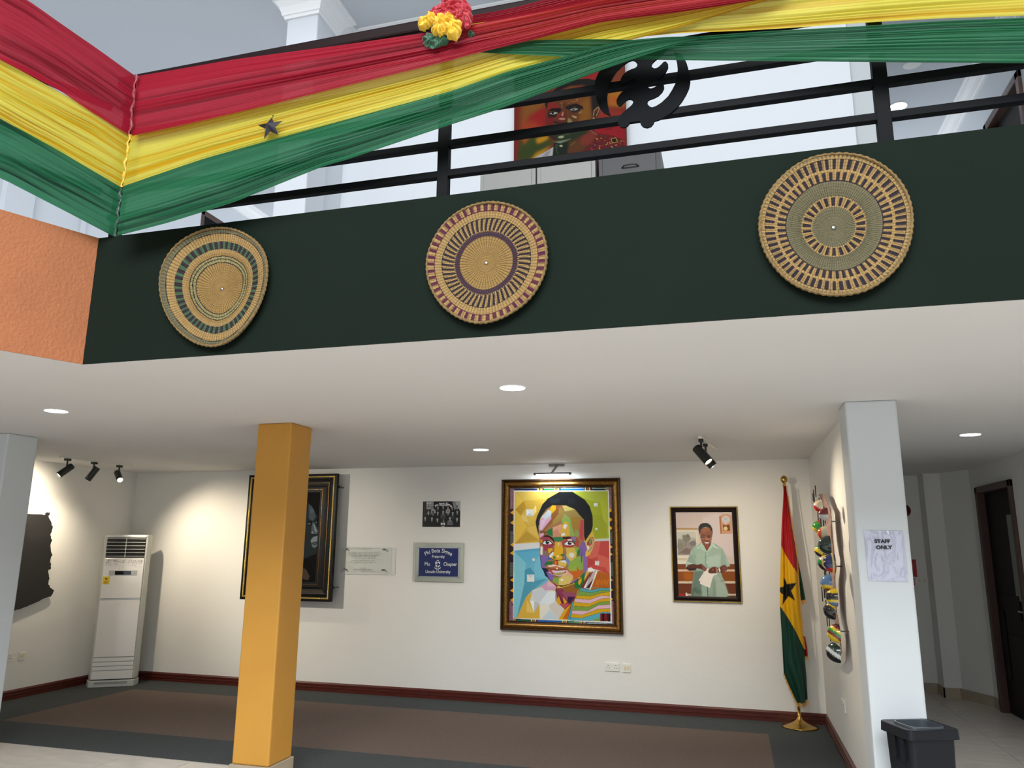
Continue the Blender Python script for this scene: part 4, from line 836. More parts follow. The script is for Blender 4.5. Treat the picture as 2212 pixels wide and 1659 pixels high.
def text_panel():
    t = thing('text_plaque', 'clear acrylic text panel on four standoffs beside the dark portrait', 'plaque', (-4.2, D, 1.5))
    y = D-.05; x0, x1, z0, z1 = -4.52, -3.875, 1.355, 1.655
    obj('acrylic_sheet', B(((x0, y, z0), (x1, y+.005, z1))), clear('clear_acrylic'), t)
    obj('edge', frame_bm(x0, x1, z0, z1, y+.005, [(-.001, 0), (-.001, .006), (.0015, .006), (.0015, 0)]), mat('clear_edge', (196, 204, 202), .2), t)
    for xx in (x0+.035, x1-.11):
        for zz in (z0+.04, z1-.025):
            bm = bmesh.new(); add_tube(bm, (xx, y-.006, zz), (xx, D, zz), .009, n=12); obj('standoff', bm, GUNMET, t)
    ink = mat('black_print', (30, 30, 34), .6); cx = -4.235
    rr = random.Random(5)     # print too small to read in the photograph: word-shaped strokes only
    bm = bmesh.new()
    for wd, dz in ((.40, 0), (.412, .0165), (.40, .033), (.32, .0495), (.30, .066), (.31, .096), (.335, .1125), (.075, .182), (.25, .2), (.038, .217)):
        x = -wd/2; zz = z1-.064-dz
        while x < wd/2:
            for _ in range(rr.randint(2, 9)):
                if x > wd/2: break
                h = rr.choice((.0048, .0048, .0075)); add_box(bm, (cx+x, y-.0012, zz), (cx+x+.0013, y-.0002, zz+h)); add_box(bm, (cx+x, y-.0012, zz+rr.choice((0, .0038))), (cx+x+.0036, y-.0002, zz+.0012+rr.choice((0, .0038)))) if rr.random() < .6 else None
                x += .0046
            x += .005
    for zz in (z1-.022, z0+.045):
        add_box(bm, (cx-.085, y-.0012, zz-.0008), (cx+.085, y-.0002, zz+.0008)); 
        for k in (-.085, 0, .085): add_tube(bm, (cx+k, y-.0012, zz), (cx+k, y-.0002, zz), .004, n=8)
    obj('lettering', bm, ink, t)
text_panel()

# ------------------------------------------------------------------ woven baskets on the green parapet
STRAW = vmat('woven_straw', .75, fine=(260, .5))
def basket(label, org, sc, nail, outline, pattern, nribs, seed, loops):
    rg = np.random.default_rng(seed); y0 = G-.035
    to = lambda x, y: P(org[0]+x/sc, org[1]+y/sc, 1, y0)
    c = to(*nail); q = [to(*p) for p in pts(outline)]
    an = np.array([math.atan2(p[2]-c[2], p[0]-c[0]) for p in q]); ra = np.array([math.hypot(p[2]-c[2], p[0]-c[0]) for p in q])
    o = np.argsort(an); an, ra = an[o], ra[o]; an = np.concatenate([an-2*PI, an, an+2*PI]); ra = np.tile(ra, 3)
    nt, nr = 600, 136; th = np.linspace(0, 2*PI, nt, endpoint=False); k = np.arange(-4, 5)
    R = np.mean([np.interp((th+PI) % (2*PI)-PI+kk*.03, an, ra) for kk in k], 0)
    s = np.linspace(.012, 1, nr)[:, None]; TH = th[None, :]
    nr_ = nribs//2; rib = np.where(s < .44, np.abs(np.sin(TH*nr_/2+.7*s)), np.abs(np.sin(TH*nribs/2+1.4*s))); coil = .5+.5*np.sin(s*R[None, :]/.0062*2*PI*.5+TH*0)
    dish = .028*s**2*1.0+.006*np.sin(2*TH+seed)*s**3
    Y = y0+.022-dish-.0032*rib*np.clip(s*3, .2, 1)-.0016*coil
    edge = np.clip((s-.965)/.035, 0, 1); Rr = R[None, :]*(1+.012*edge*np.abs(np.sin(TH*loops/2)))
    Y = Y+.012*np.clip((s-.975)/.025, 0, 1)**2
    pos = np.stack([c[0]+s*Rr*np.cos(TH), Y+0*TH, c[2]+s*Rr*np.sin(TH)], -1)
    S = np.broadcast_to(s, (nr, nt)); T_ = np.broadcast_to(TH, (nr, nt))
    col = pattern(S, T_)
    # natural unevenness of the dyed strands, row by row
    v = 1+.24*(rg.random((nr, nt))-.5)*2; v = v*(1+.09*(rg.random((nr, 1))-.5)*2)*(1+.08*(rg.random((1, nt))-.5)*2)
    rib_shade = 1-.6*(1-rib)**2*np.clip(S*5+.2, 0, 1)  # crease shade between ribs multiplied into the weave colour
    col = col*(v*rib_shade)[..., None]
    t = thing('woven_basket', label, 'basket', tuple(c), 'woven straw baskets on the green parapet')
    grid_obj('weave', pos, STRAW, t, col.astype(np.float32), close=True)
    # rolled rim, its stitches standing proud
    bm = bmesh.new(); n = 144; ring = []
    for i in range(n):
        a = 2*PI*i/n; Ri = float(np.interp(a, th, R))*(1.0+.006*(i % 2)); ring.append((c[0]+Ri*math.cos(a), y0+.0-.006, c[2]+Ri*math.sin(a)))
    vs = []
    for i in range(n):
        a = 2*PI*i/n; p = Vector(ring[i]); ro = Vector((math.cos(a), 0, math.sin(a))); rr = .0058+.0018*(i % 2)
        vs.append([bm.verts.new(p+ro*(rr*math.cos(b))+Vector((0, rr*math.sin(b), 0))) for b in [2*PI*j/6 for j in range(6)]])
    for i in range(n):
        for j in range(6): bm.faces.new((vs[i][j], vs[i][(j+1) % 6], vs[(i+1) % n][(j+1) % 6], vs[(i+1) % n][j]))
    obj('rim', bm, mat('rim_straw', (118, 94, 54), .8, bump=(200, .5), mottle=(60, .3)), t)
    bm = bmesh.new(); add_lathe(bm, [(.0085, 0), (.0085, .003), (.0065, .006), (.002, .0075)], (c[0], y0+.022, c[2]), 18, Vector((0, -1, 0)).to_track_quat('Z', 'Y')); obj('nail_cap', bm, CHROME, t)
SW, SW2, OLV, PUR, MAR, GRN, DRK = [lin(h) for h in ('967948', '8b6e3c', '625c42', '22151d', '4e162b', '3c563a', '0e090c')]
def fillc(S, c): return np.ones(S.shape+(3,))*c
def put(col, m, c): col[m] = c; return col
def blk(T_, n, ph=0.0, duty=.5): return ((T_*n/(2*PI)+ph) % 1) < duty
def pat1(S, T_):
    S = S-.02*np.cos(T_); col = fillc(S, SW2); put(col, S > .60, SW)
    put(col, S > .925, OLV); put(col, (S > .95) & blk(T_, 120), lin('5c5a40')); put(col, (S > .917) & (S < .929), DRK)
    m = (S > .665) & (S < .79); put(col, m, GRN); put(col, m & blk(T_, 47, duty=.56), PUR)
    m = (S > .44) & (S < .555); put(col, m, lin('968a5a')); put(col, m & blk(T_, 60), lin('7d744c'))
    for r in (.443, .50, .548): put(col, np.abs(S-r) < .0075, DRK)
    return col
def pat2(S, T_):
    col = fillc(S, SW2); put(col, S > .745, SW)
    m = S > .872; put(col, m, SW); put(col, m & blk(T_, 49, duty=.5), MAR); put(col, (S > .865) & (S < .877), MAR)
    m = (S > .545) & (S < .752); put(col, m, SW); put(col, m & blk(T_+S*.25, 52, duty=.52), PUR); put(col, (np.abs(S-.752+.012*((T_*26/PI) % 1)) < .006), DRK)
    put(col, (S > .445) & (S < .545), lin('3a2430')); put(col, (S > .53) & (S < .548) & blk(T_, 90), SW)
    return col
def pat3(S, T_):
    col = fillc(S, OLV); m = S > .645; put(col, m, SW)
    put(col, (S > .965) & blk(T_, 110), OLV); put(col, (S > .927) & (S < .937), DRK)
    put(col, (S > .80) & (S < .928) & blk(T_, 60, duty=.55), PUR); put(col, (S > .655) & (S < .76) & blk(T_, 52, .4, .5), PUR); put(col, (S > .635) & (S < .652), PUR)
    m = (S > .285) & (S < .43); put(col, m, SW); put(col, (S > .30) & (S < .42) & blk(T_, 26, duty=.5), PUR)
    return col
basket('round straw basket with a green and dark banded ring, leftmost on the green parapet', (340, 480), 5.924, (795, 840),
       '795,85 1000,110 1170,190 1290,280 1370,400 1410,560 1400,760 1360,930 1290,1100 1180,1270 1050,1420 900,1530 745,1585 560,1560 390,1470 240,1330 130,1160 65,960 45,770 75,580 150,430 300,260 500,150 650,100', pat1, 120, 1, 96)
basket('round straw basket with a maroon checked rim and dark purple ring, the middle one', (910, 430), 5.924, (812, 800),
       '812,58 1000,58 1150,95 1330,185 1470,330 1570,500 1600,680 1585,900 1500,1110 1370,1290 1190,1430 1000,1530 780,1587 600,1560 430,1480 290,1370 170,1200 100,1030 82,870 100,700 170,530 300,330 450,200 620,105', pat2, 104, 2, 110)
basket('largest round basket with two rings of dark blocks round an olive centre, at the right', (1630, 320), 5.029, (865, 843),
       '865,75 1000,72 1200,110 1400,210 1560,360 1660,540 1700,720 1695,900 1640,1120 1540,1290 1380,1440 1200,1545 1000,1590 860,1597 650,1565 420,1470 250,1320 130,1140 70,960 60,800 90,650 180,470 330,300 520,160 700,95', pat3, 120, 3, 120)

# ------------------------------------------------------------------ balustrade
def railing():
    y = G+.05; t = thing('railing', 'black steel balcony railing with a dark wooden handrail above the green parapet', 'railing', (XG, y, ZP))
    for x in (-3.19, -1.265, .685, 2.63): obj('post', B(((x-.028, y-.02, ZP-.002), (x+.028, y+.02, 4.235))), BLACKM, t, bevel=.002)
    for z in (3.443, 3.60, 3.775, 3.95, 4.12): obj('rail', B(((XG, y-.018, z-.017), (4.9, y+.018, z+.017))), BLACKM, t, bevel=.002)
    o = obj('handrail', B(((XG-.02, y-.045, 4.232), (4.95, y+.035, 4.298))), mat('dark_handrail_wood', (26, 10, 11), .5, spec=.15, mottle=(8, .2, (.5, 8, 8))), t, bevel=.012); o['label'] = 'dark wooden handrail'
    # the cut-out emblem: a curling symbol inside two crescents, the halves turned about its centre
    ye = G+.024; C = (1085, 600)
    H = pts('980,550 960,588 900,622 820,672 720,742 650,820 610,900 612,960 650,1005 692,1003 740,950 790,905 830,885 870,882 908,905 918,938 900,982 850,1030 780,1085 700,1160 655,1225 635,1290 650,1360 700,1403 760,1405 820,1370 860,1310 '
            '950,1298 1040,1285 1052,1340 1100,1392 1170,1408 1245,1385 1290,1330 1305,1290 1400,1260 1500,1205 1620,1130 1720,1040 1810,930 1890,800 1945,680 1968,560 1950,400 1905,240 1860,140 1790,65 1670,20 '
            '1700,120 1725,230 1735,350 1720,480 1690,600 1630,720 1560,830 1440,945 1340,1010 1270,1035 1225,1025 1190,990 1175,950 1188,912 1225,885 1290,865 1380,820 1450,750 1485,680 1482,630 1455,602 1400,612 1345,642 1290,675 1240,690 1205,680')
    full = H+[(2*C[0]-x, 2*C[1]-z) for x, z in H]
    def W3(x, z, d):
        p = P(1260+x/8.508, 110+z/8.508, 1, ye); return (p[0], ye+d, p[2])
    bm = bmesh.new(); add_prism(bm, full, 0, .01, W3)
    o = obj('emblem', bm, mat('emblem_steel', (5, 8, 13), .7, spec=.12), t); o['label'] = 'black cut-out emblem with curling arms inside crescents'
    # return along the orange parapet
    t = thing('railing', 'black steel railing on the orange parapet, mostly behind the draped cloth', 'railing', tuple(c0-LN*.06)+())
    for k in (1.9, 3.8): 
        p = c0-LN*.06+LD*k; obj('post', B(((p.x-.028, p.y-.028, ZP-.002), (p.x+.028, p.y+.028, 4.235))), BLACKM, t)
    for z in (3.6, 3.775, 3.95, 4.12):
        a = c0-LN*.06; b = a+LD*5; bm = bmesh.new(); n_ = LN*.016
        add_prism(bm, [((a-n_).x, (a-n_).y), ((b-n_).x, (b-n_).y), ((b+n_).x, (b+n_).y), ((a+n_).x, (a+n_).y)], z-.017, z+.017); obj('rail', bm, BLACKM, t)
railing()

# ------------------------------------------------------------------ draped cloth
CH_R = chiffon('red_chiffon', '7c041c', 'b01230'); CH_Y = chiffon('yellow_chiffon', 'd2a204', 'e6d950'); CH_G = chiffon('green_chiffon', '063a28', '267850')
def resample(p, n):
    p = np.array(p, float); d = np.r_[0, np.cumsum(np.hypot(*np.diff(p, axis=0).T))]; u = np.linspace(0, d[-1], n)
    q = np.stack([np.interp(u, d, p[:, 0]), np.interp(u, d, p[:, 1])], -1)
    for _ in range(6): q[1:-1] = (q[:-2]+2*q[1:-1]+q[2:])/4
    return q
def cloth(name, label, top, bot, m, seed, plane, amp=.013, nu=150, nv=130, folds=(5, 9, 17, 31), group=None):
    """cloth pulled along its length between two gathered ends; plane = (point, normal)"""
    rg = np.random.default_rng(seed); a, b = resample(pts(top), nu), resample(pts(bot), nu)
    u = np.linspace(0, 1, nu)[None, :]; v = np.linspace(0, 1, nv)[:, None]
    h = np.zeros((nv, nu)); dens = np.zeros((nv, nu))
    for f, w in zip(folds, (1, .75, .5, .32)):
        ph = rg.random()*6.28; drift = (rg.random()-.5)*1.6; wob = .35*np.sin(u*(2+3*rg.random())*PI+rg.random()*6)
        vv = v+.02*np.sin(v*9+seed+u*2)+.012*np.sin(v*23+seed*2)
        x = vv*f*2*PI*(1+.12*np.sin(3*v+seed))+ph+drift*u*2+wob
        mod = .6+.4*np.sin(u*PI*(1+rg.random())+v*7+rg.random()*6)
        h += w*mod*np.sin(x+.6*np.sin(x)); dens += w*(.5+.5*np.cos(x*1.0+.8))**2*mod
    dens = (dens-dens.min())/(dens.max()-dens.min()); h /= np.abs(h).max(); h = np.sign(h)*np.abs(h)**.8
    dens = np.clip((dens-.28)*1.9+.22*np.sin(v*11+u*1.5+seed)+.22, 0, 1)
    pt, n = plane; pos = np.zeros((nv, nu, 3))
    for j in range(nu):
        A = PN(a[j, 0], a[j, 1], pt, n); B_ = PN(b[j, 0], b[j, 1], pt, n)
        ed = .35+.65*min(1, 4*min(j, nu-1-j)/nu)
        pos[:, j] = A+(B_-A)*v-np.array(n)*(h[:, j:j+1]*amp*ed)
    t = grid_obj(name, pos.astype(np.float64), m, None, None, dens, org=tuple(pos[nv//2, nu//2])); tag(t, label, 'drape', group)
    return t
N1 = np.array([0., 1., 0.]); pl = lambda y: ((0, y, 0), N1)
GRP = 'chiffon drapes in red, yellow and green on the railing'
r1b = '283,294 405,268 560,231 740,186 870,155 953,135 1034,113 1138,89 1294,47 1480,23 1649,-2 1700,-30 1780,-84'
r1 = cloth('red_drape', 'long red chiffon drape under the handrail, from the corner to the upper right', '295,165 500,129 740,98 902,74 1025,53 1293,0 1500,-35 1700,-70 1780,-90', r1b, CH_R, 3, pl(G-.125), group=GRP)
y1 = cloth('yellow_drape', 'yellow chiffon drape carrying the black star, running up from the corner', '283,292 405,266 560,228 740,183 870,152 953,130 1034,108 1138,80 1294,40 1480,16 1649,-8 1780,-44', '265,405 440,346 540,318 740,264 976,199 1098,156 1219,124 1330,93 1480,54 1632,7 1780,-38', CH_Y, 8, pl(G-.072), group=GRP)
g1 = cloth('green_drape', 'green chiffon drape sweeping up from the corner across the front of the railing', '266,402 440,343 540,315 740,261 976,196 1098,153 1219,122 1300,98 1360,86 1440,80 1512,79', '253,509 365,480 506,436 709,355 740,348 949,277 1078,236 1294,153 1415,112 1480,92 1516,83', CH_G, 5, pl(G-.15), amp=.014, group=GRP)
y2 = cloth('yellow_drape', 'yellow chiffon drape along the top right edge of the view', '960,60 1100,40 1290,0 1480,-40 1800,-100 2300,-190 2900,-300', '960,78 1138,92 1290,90 1480,74 1595,70 1726,62 1875,51 2020,42 2212,35 2300,31 2900,4', CH_Y, 21, pl(G-.045), group=GRP)
g2 = cloth('green_drape', 'green chiffon drape stretched level across the upper right', '960,92 1034,108 1138,87 1290,85 1400,88 1507,80 1615,71 1726,64 1875,56 2020,46 2212,38 2300,34 2900,8', '960,102 1034,114 1110,118 1219,123 1300,128 1500,130 1760,131 2000,133 2212,134 2300,135 2900,138', CH_G, 13, pl(G-.10), amp=.011, group=GRP)
y2r = cloth('red_drape', 'red chiffon drape above the top right edge of the view', '960,45 1100,20 1400,-60 1800,-170 2300,-262 2900,-375', '960,62 1100,44 1290,4 1480,-36 1800,-96 2300,-186 2900,-296', CH_R, 23, pl(G-.03), group=GRP)
LP = (tuple(c0+LN*.10), np.array([-LN.x, -LN.y, 0])); cl0 = (tuple(c0+LN*.085), LP[1]); cl2 = (tuple(c0+LN*.10), LP[1])
cloth('red_drape', 'red chiffon drape at the left, above the orange parapet', '-60,-75 62,0 150,62 294,165', '-60,80 0,130 135,199 200,243 250,275 281,293', CH_R, 31, LP, group=GRP)
cloth('yellow_drape', 'yellow chiffon drape at the left, between the red and green ones', '-60,80 0,130 145,209 209,240 281,291', '-60,215 0,258 135,334 262,406', CH_Y, 35, cl0, group=GRP)
cloth('green_drape', 'green chiffon drape at the left, hanging over the orange parapet', '-60,212 0,256 135,331 262,405', '-60,355 0,386 20,395 150,461 247,512', CH_G, 38, cl2, amp=.012, group=GRP)
def gather(par, x0, y0, x1, y1, m, seed):
    """knotted seam where the cloth is pinned to the corner post"""
    rd = random.Random(seed); bm = bmesh.new(); a = P(x0, y0, 1, G-.145); b = P(x1, y1, 1, G-.145); n = 46; rings = []
    for i in range(n):
        f = i/(n-1); p = Vector(a+(Vector(b)-Vector(a))*f) if False else Vector(a)+(Vector(b)-Vector(a))*f
        p += Vector((.004*math.sin(i*.37+seed)+.0025*rd.uniform(-1, 1), .003*math.sin(i*.7), 0)); r = .0045+.0022*math.sin(i*.53+seed)+.0025*rd.random()
        rings.append([bm.verts.new(p+Vector((r*math.cos(t)*(1+.3*rd.random()), r*math.sin(t), 0))) for t in [2*PI*k/9 for k in range(9)]])
    for A, B_ in zip(rings[:-1], rings[1:]):
        for k in range(9): bm.faces.new((A[k], A[(k+1) % 9], B_[(k+1) % 9], B_[k]))
    o = obj('gather', bm, m, None, smooth=True); o.parent = par; o.matrix_parent_inverse = Matrix.Translation(-Vector(par.location))
sat = lambda n, c: mat(n, c, .38, spec=.5, sheen=.3, bump=(30, .25))
SR, SY, SG = sat('red_satin', (168, 16, 40)), sat('yellow_satin', (228, 188, 50)), sat('green_satin', (20, 78, 52))
gather(r1, 294, 163, 280, 294, sat('red_seam', (128, 8, 30)), 1); gather(y1, 280, 292, 264, 405, sat('yellow_seam', (214, 170, 20)), 2); gather(g1, 263, 402, 249, 512, sat('green_seam', (8, 56, 38)), 3)

# ------------------------------------------------------------------ star and rosette on the cloth
def star():
    y = G-.115; sc = 18.433; to = lambda x, z: P(540+x/sc, 230+z/sc, 1, y)
    o_ = [to(*p) for p in pts('862,440 1310,575 1125,1130 560,1300 305,745')]; i_ = [to(*p) for p in pts('930,600 1000,800 800,985 575,870 700,690')]
    c = to(770, 760); bm = bmesh.new(); cv = bm.verts.new((c[0], y-.022, c[2])); cb = bm.verts.new((c[0], y+.012, c[2]))
    ring = []
    for a, b in zip(o_, i_): ring += [bm.verts.new((a[0], y, a[2])), bm.verts.new((b[0], y+.002, b[2]))]
    for k in range(10): bm.faces.new((ring[k], ring[(k+1) % 10], cv)); bm.faces.new((ring[(k+1) % 10], ring[k], cb))
    t = obj('star_ornament', bm, mat('polished_black_plastic', (36, 36, 48), .22, coat=.6), None, org=tuple(c)); tag(t, 'small faceted black star pinned on the yellow drape', 'star')
    p = to(905, 350); bm = bmesh.new(); add_tube(bm, (p[0], y+.004, p[2]), (p[0]-.006, y+.006, p[2]-.014), .0014, n=6); q = bmesh.ops.create_uvsphere(bm, u_segments=8, v_segments=6, radius=.003); bmesh.ops.translate(bm, verts=q['verts'], vec=(p[0], y+.003, p[2]))
    o = obj('pin', bm, BLACKM); o.parent = t; o.matrix_parent_inverse = Matrix.Translation(-Vector(t.location))
star()
def rosette():
    sc = 12.289; y = G-.15; to = lambda x, z, d=0: np.array(P(880+x/sc, z/sc, 1, y))+np.array([0, d, 0])
    c = to(1000, 650); t = thing('fabric_rosette', 'crumpled rosette of red, yellow and green satin on the handrail', 'rosette', tuple(c))
    def puff(name, x, z, rx, rz, dp, m, seed, crump=.34, q=1.0, d=0):
        nt, nr = 120, 44; th = np.linspace(0, 2*PI, nt, endpoint=False)[None, :]; s = np.linspace(0.02, 1, nr)[:, None]; rg = random.Random(seed)
        ph = [rg.uniform(0, 6.28) for _ in range(9)]; k = [rg.randint(5, 8), rg.randint(9, 13), rg.randint(16, 22)]
        fold = sum(w*np.abs(np.sin(th*kk/2+ph[i]+2.3*s*(1+.5*i)))*np.clip(s*1.8, 0, 1) for i, (kk, w) in enumerate(zip(k, (1, .7, .45))))/2.15
        rad = s*(1+.10*np.sin(th*3+ph[5])+.06*np.sin(th*7+ph[6])+crump*.5*(fold-.5)*s)
        kx = rx/sc*.00205; kz = rz/sc*.00205
        dome = np.sqrt(np.clip(1-s**2*.96, 0, 1))
        X = c[0]*0+to(x, z)[0]+rad*kx*np.cos(th); Z = to(x, z)[2]+rad*kz*np.sin(th)
        Y = y+d+.012-dp*dome*(1+.0*th)-crump*dp*.9*(fold-.4)+.004*np.sin(9*s+th*2+ph[7])
        pos = np.stack([X, Y, Z], -1)
        # a last pass of ridged noise for the small creases
        f = pos.reshape(-1, 3)
        nz = np.array([abs(noise.noise(Vector((p[0]*34+seed, p[1]*20, p[2]*34)))) for p in f]).reshape(nr, nt); pos[..., 1] += .022*(nz-.15)
        return grid_obj(name, pos, m, t, close=True)
    puff('green_ruffle', 780, 1060, 430, 250, .035, SG, 3, .6, d=.0); puff('green_ruffle', 1670, 860, 90, 90, .02, SG, 4, .5, d=.01)
    puff('red_ruffle', 1080, 330, 520, 320, .05, SR, 5, .5, d=.0); puff('red_ruffle', 1540, 470, 230, 420, .05, SR, 6, .6, d=-.005); puff('red_ruffle', 1080, 90, 220, 220, .04, SR, 7, .5, d=.005)
    puff('yellow_ruffle', 500, 700, 200, 190, .055, SY, 8, .5, d=-.008); puff('yellow_ruffle', 700, 590, 160, 190, .05, SY, 12, .5, d=-.014); puff('yellow_ruffle', 930, 800, 230, 320, .06, SY, 9, .6, d=-.016); puff('yellow_ruffle', 1280, 900, 260, 290, .055, SY, 10, .6, d=-.02); puff('yellow_ruffle', 1120, 600, 210, 150, .05, SY, 11, .5, d=-.012)
rosette()

# ------------------------------------------------------------------ cabinets and the portrait on the upper floor
def cabinets():
    K = mat('cabinet_grey_steel', (142, 142, 138), .45); K2 = mat('cabinet_dark_steel', (52, 52, 54), .5); y = 5.27; sc = 5.267
    X = lambda px, py=350: P(px, py, 1, y)[0]
    zt = P(1100, 352.5, 1, y)[2]; zt = 4.66
    zt = float(P(1035+3, 290+372/sc, 1, y)[2])
    xs = [(X(1030+38/sc, 400), X(1030+668/sc, 390)), (X(1030+684/sc, 385), X(1030+1350/sc, 370))]
    for i, (a, b) in enumerate(xs):
        t = thing('steel_cabinet', ('light grey steel cabinet under the left half of the upper portrait', 'light grey steel cabinet between its twin and the dark drawer cabinet')[i], 'cabinet', ((a+b)/2, y, ZU0), 'light grey steel cabinets')
        obj('body', B(((a, y, ZU0), (b, y+.4, zt))), K, t, bevel=.003); 
        obj('door', B(((a+.03, y-.008, ZU0+.05), (b-.03, y+.002, zt-.075))), K, t, bevel=.004); obj('top_lip', B(((a-.004, y-.014, zt-.03), (b+.004, y+.4, zt+.002))), K, t, bevel=.002)
        obj('handle', B(((b-.09, y-.02, 3.75), (b-.075, y-.008, 3.9))), CHROME, t)
    a, b = X(1030+1392/sc, 375), X(1030+2090/sc, 355); z2 = float(P(1030+2075/sc, 290+95/sc, 1, y-.02)[2])
    t = thing('drawer_cabinet', 'dark grey filing cabinet with a drawer handle, right of the light cabinets', 'cabinet', ((a+b)/2, y, ZU0))
    obj('body', B(((a, y-.02, ZU0), (b, y+.4, z2))), K2, t, bevel=.003)
    n = 4; h = (z2-.03-ZU0-.05)/n
    for k in range(n):
        z0 = ZU0+.05+k*h; d = obj('drawer', B(((a+.03, y-.032, z0), (b-.03, y-.018, z0+h-.012))), K2, t, bevel=.003)
        bm = bmesh.new(); m_ = (a+b)/2+.01; zz = z0+h*.66; w = .062
        add_path(bm, [(m_-w, y-.032, zz-.004), (m_-w*.7, y-.058, zz+.0), (m_, y-.062, zz+.002), (m_+w*.7, y-.058, zz), (m_+w, y-.032, zz-.004)], .006); obj('handle', bm, GUNMET, d)
    return zt
CZ = cabinets()
def upper_portrait():
    y = 5.60; x0, x1 = -1.605, -.668; z0 = CZ+.004; z1 = z0+1.28
    t = thing('portrait_canvas', 'unframed painted portrait in red, green and gold standing on the grey cabinets', 'painting', ((x0+x1)/2, y, z0))
    obj('canvas_edge', B(((x0, y+.002, z0), (x1, y+.035, z1))), mat('canvas_edge', (70, 34, 28), .7), t)
    a = Art(x0, x1, z0, z1, y, 400, '7d2c1e'); p = a.poly; a.bf = .45
    a.crop(1110, 120, 6.912)
    p('-100,-600 1900,-600 1900,400 0,500', '6a3a26'); p('900,-200 1750,-200 1720,500 1250,560 900,400', '9c2c2a', 1, 30); p('1400,100 1700,0 1700,500 1400,450', '7c4a2a', .8, 20)
    p('130,640 500,560 480,760 300,900 120,1130 100,900', '8a5a22', 1, 20); p('230,900 480,760 480,1080 200,1100 140,1150', '9c2222', 1, 22); p('110,1000 300,980 460,1120 120,1200', 'a84e28', .8, 22)
    p('95,1230 480,1180 600,1300 330,1500 60,1600', '44501e', 1, 14); p('330,1240 500,1190 520,1240 350,1330', 'c8920e', .9, 10); p('330,1440 560,1350 300,1560 230,1580', 'c89a10', .9, 10); p('100,1230 260,1200 160,1330', 'a8601e', .8, 10); p('60,1400 350,1300 500,1350 200,1580 50,1620', '3c4a1c', .6, 14)
    p('1400,520 1680,520 1680,760 1400,760', 'b07a24', .9, 18); p('1440,620 1600,620 1600,700 1440,720', 'b8561c', .8, 12); p('1230,740 1680,840 1680,1000 1200,1000', '97382a', .9, 16); p('1180,1040 1660,1000 1650,1400 1250,1200', '9a1c28', 1, 10)
    # shirt and cloth
    p('300,1530 600,1360 580,1520 260,1580', 'b8b6b4'); p('480,1440 560,1400 500,1530 400,1530', '8c8c90', .7, 3)
    p('1260,1160 1500,1200 1650,1260 1650,1460 1050,1480 1080,1400', '6e1f22')
    rd = random.Random(3)
    for k in range(120):
        x = rd.uniform(1080, 1640); z = 1190+rd.random()*260
        if z < 1180+abs(x-1330)*.25 or (x < 1220 and z < 1560-.33*x*.9): continue
        c = rd.choice(['c8a02c', '1c1c6a', 'd0a838', '2c5a2a', 'a83030', '141010', '8c2a28']); w = rd.uniform(8, 20)
        a.line([(x, z), (x+rd.uniform(-40, 40), z+rd.uniform(-30, 30))], c, w*.6)
    p('1450,1245 1520,1230 1540,1290 1470,1300', '1a1a12'); a.line('1450,1245 1520,1225 1545,1290 1470,1305 1450,1245', 'd0a838', 7)
    # neck and head
    p('600,1280 900,1250 1150,1080 1240,1180 1150,1340 1060,1430 900,1500 580,1510', '5e2c20', 1, 3); p('600,1290 860,1270 800,1480 580,1510', '1c2a1c', 1, 4); p('820,1290 1100,1180 1230,1200 1000,1440 800,1460', '6a4424', .8, 8); p('1000,1150 1180,1120 1240,1180 1140,1330 1000,1330', '8c3a30', .8, 8); a.ell(705, 1348, 26, 16, 'b4b88c', .9, 2); p('620,1320 660,1330 640,1420 680,1480 630,1440', '3c5844', .8, 3); a.line('850,1340 920,1290', '6c7a34', 10, .8, 2)
    p('480,700 560,560 700,470 1000,430 1140,520 1210,700 1190,1060 1100,1150 860,1280 650,1290 560,1240 500,1150 470,1000 490,850', '6a3e20', 1, 2)
    p('460,720 540,580 700,420 900,360 1100,345 1240,370 1260,560 1290,760 1190,960 1160,900 1140,640 1100,520 1000,455 860,450 700,510 600,600 520,680 490,810', '211c1a', 1, 2)
    p('600,640 800,480 1040,450 1130,560 1140,900 1040,960 900,700 700,680', '7c4c20', 1, 12); p('900,470 1040,455 1090,500 980,560', '8c2c26', .9, 10); p('1000,700 1130,620 1150,930 1100,1000 950,1000 1000,850', '8a5c1e', 1, 14)
    p('505,720 620,690 700,790 560,800 500,830', '8c2c24', 1, 5); p('480,920 600,880 580,1040 490,1060', '7c1f20', 1, 6); p('640,900 740,820 760,940 700,1000 600,1000', '8a3220', 1, 6); p('580,1160 1000,1080 1120,1140 860,1280 650,1290', '2c3a20', 1, 10); p('500,1160 600,1170 640,1280 560,1240', '3a2a1c', 1, 6)
    # brows, eyes
    p('500,830 560,790 680,780 720,800 680,860 600,830', '180e0c', 1, 3); p('760,790 800,750 930,715 1030,760 1035,810 900,760 840,810', '180e0c', 1, 3); p('500,850 640,850 640,920 520,930', '2a1410', .9, 4); p('810,780 980,780 1010,830 880,860', '2a1812', .9, 4)
    p('530,870 570,845 630,842 655,855 600,880', 'b8b8b0'); a.ell(582, 858, 20, 17, '14100e'); a.line('525,870 580,838 660,850', '0c0806', 7)
    p('835,812 880,785 930,790 960,800 900,825', 'a8acaa'); a.ell(893, 803, 22, 19, '1c2428'); a.ell(898, 797, 7, 6, 'd0d4d0'); a.line('825,815 870,782 930,780 985,800', '0c0806', 8); a.line('835,828 900,850 980,820', '5c3820', 6, .8)
    a.line('690,720 720,700 715,790', 'b08468', 6, .8, 1); a.line('755,730 790,790', '2a140e', 9, .8, 1); a.line('800,720 880,690 950,670', 'b89070', 6, .6, 1); p('930,650 960,640 950,690', 'a88868', .6, 3)
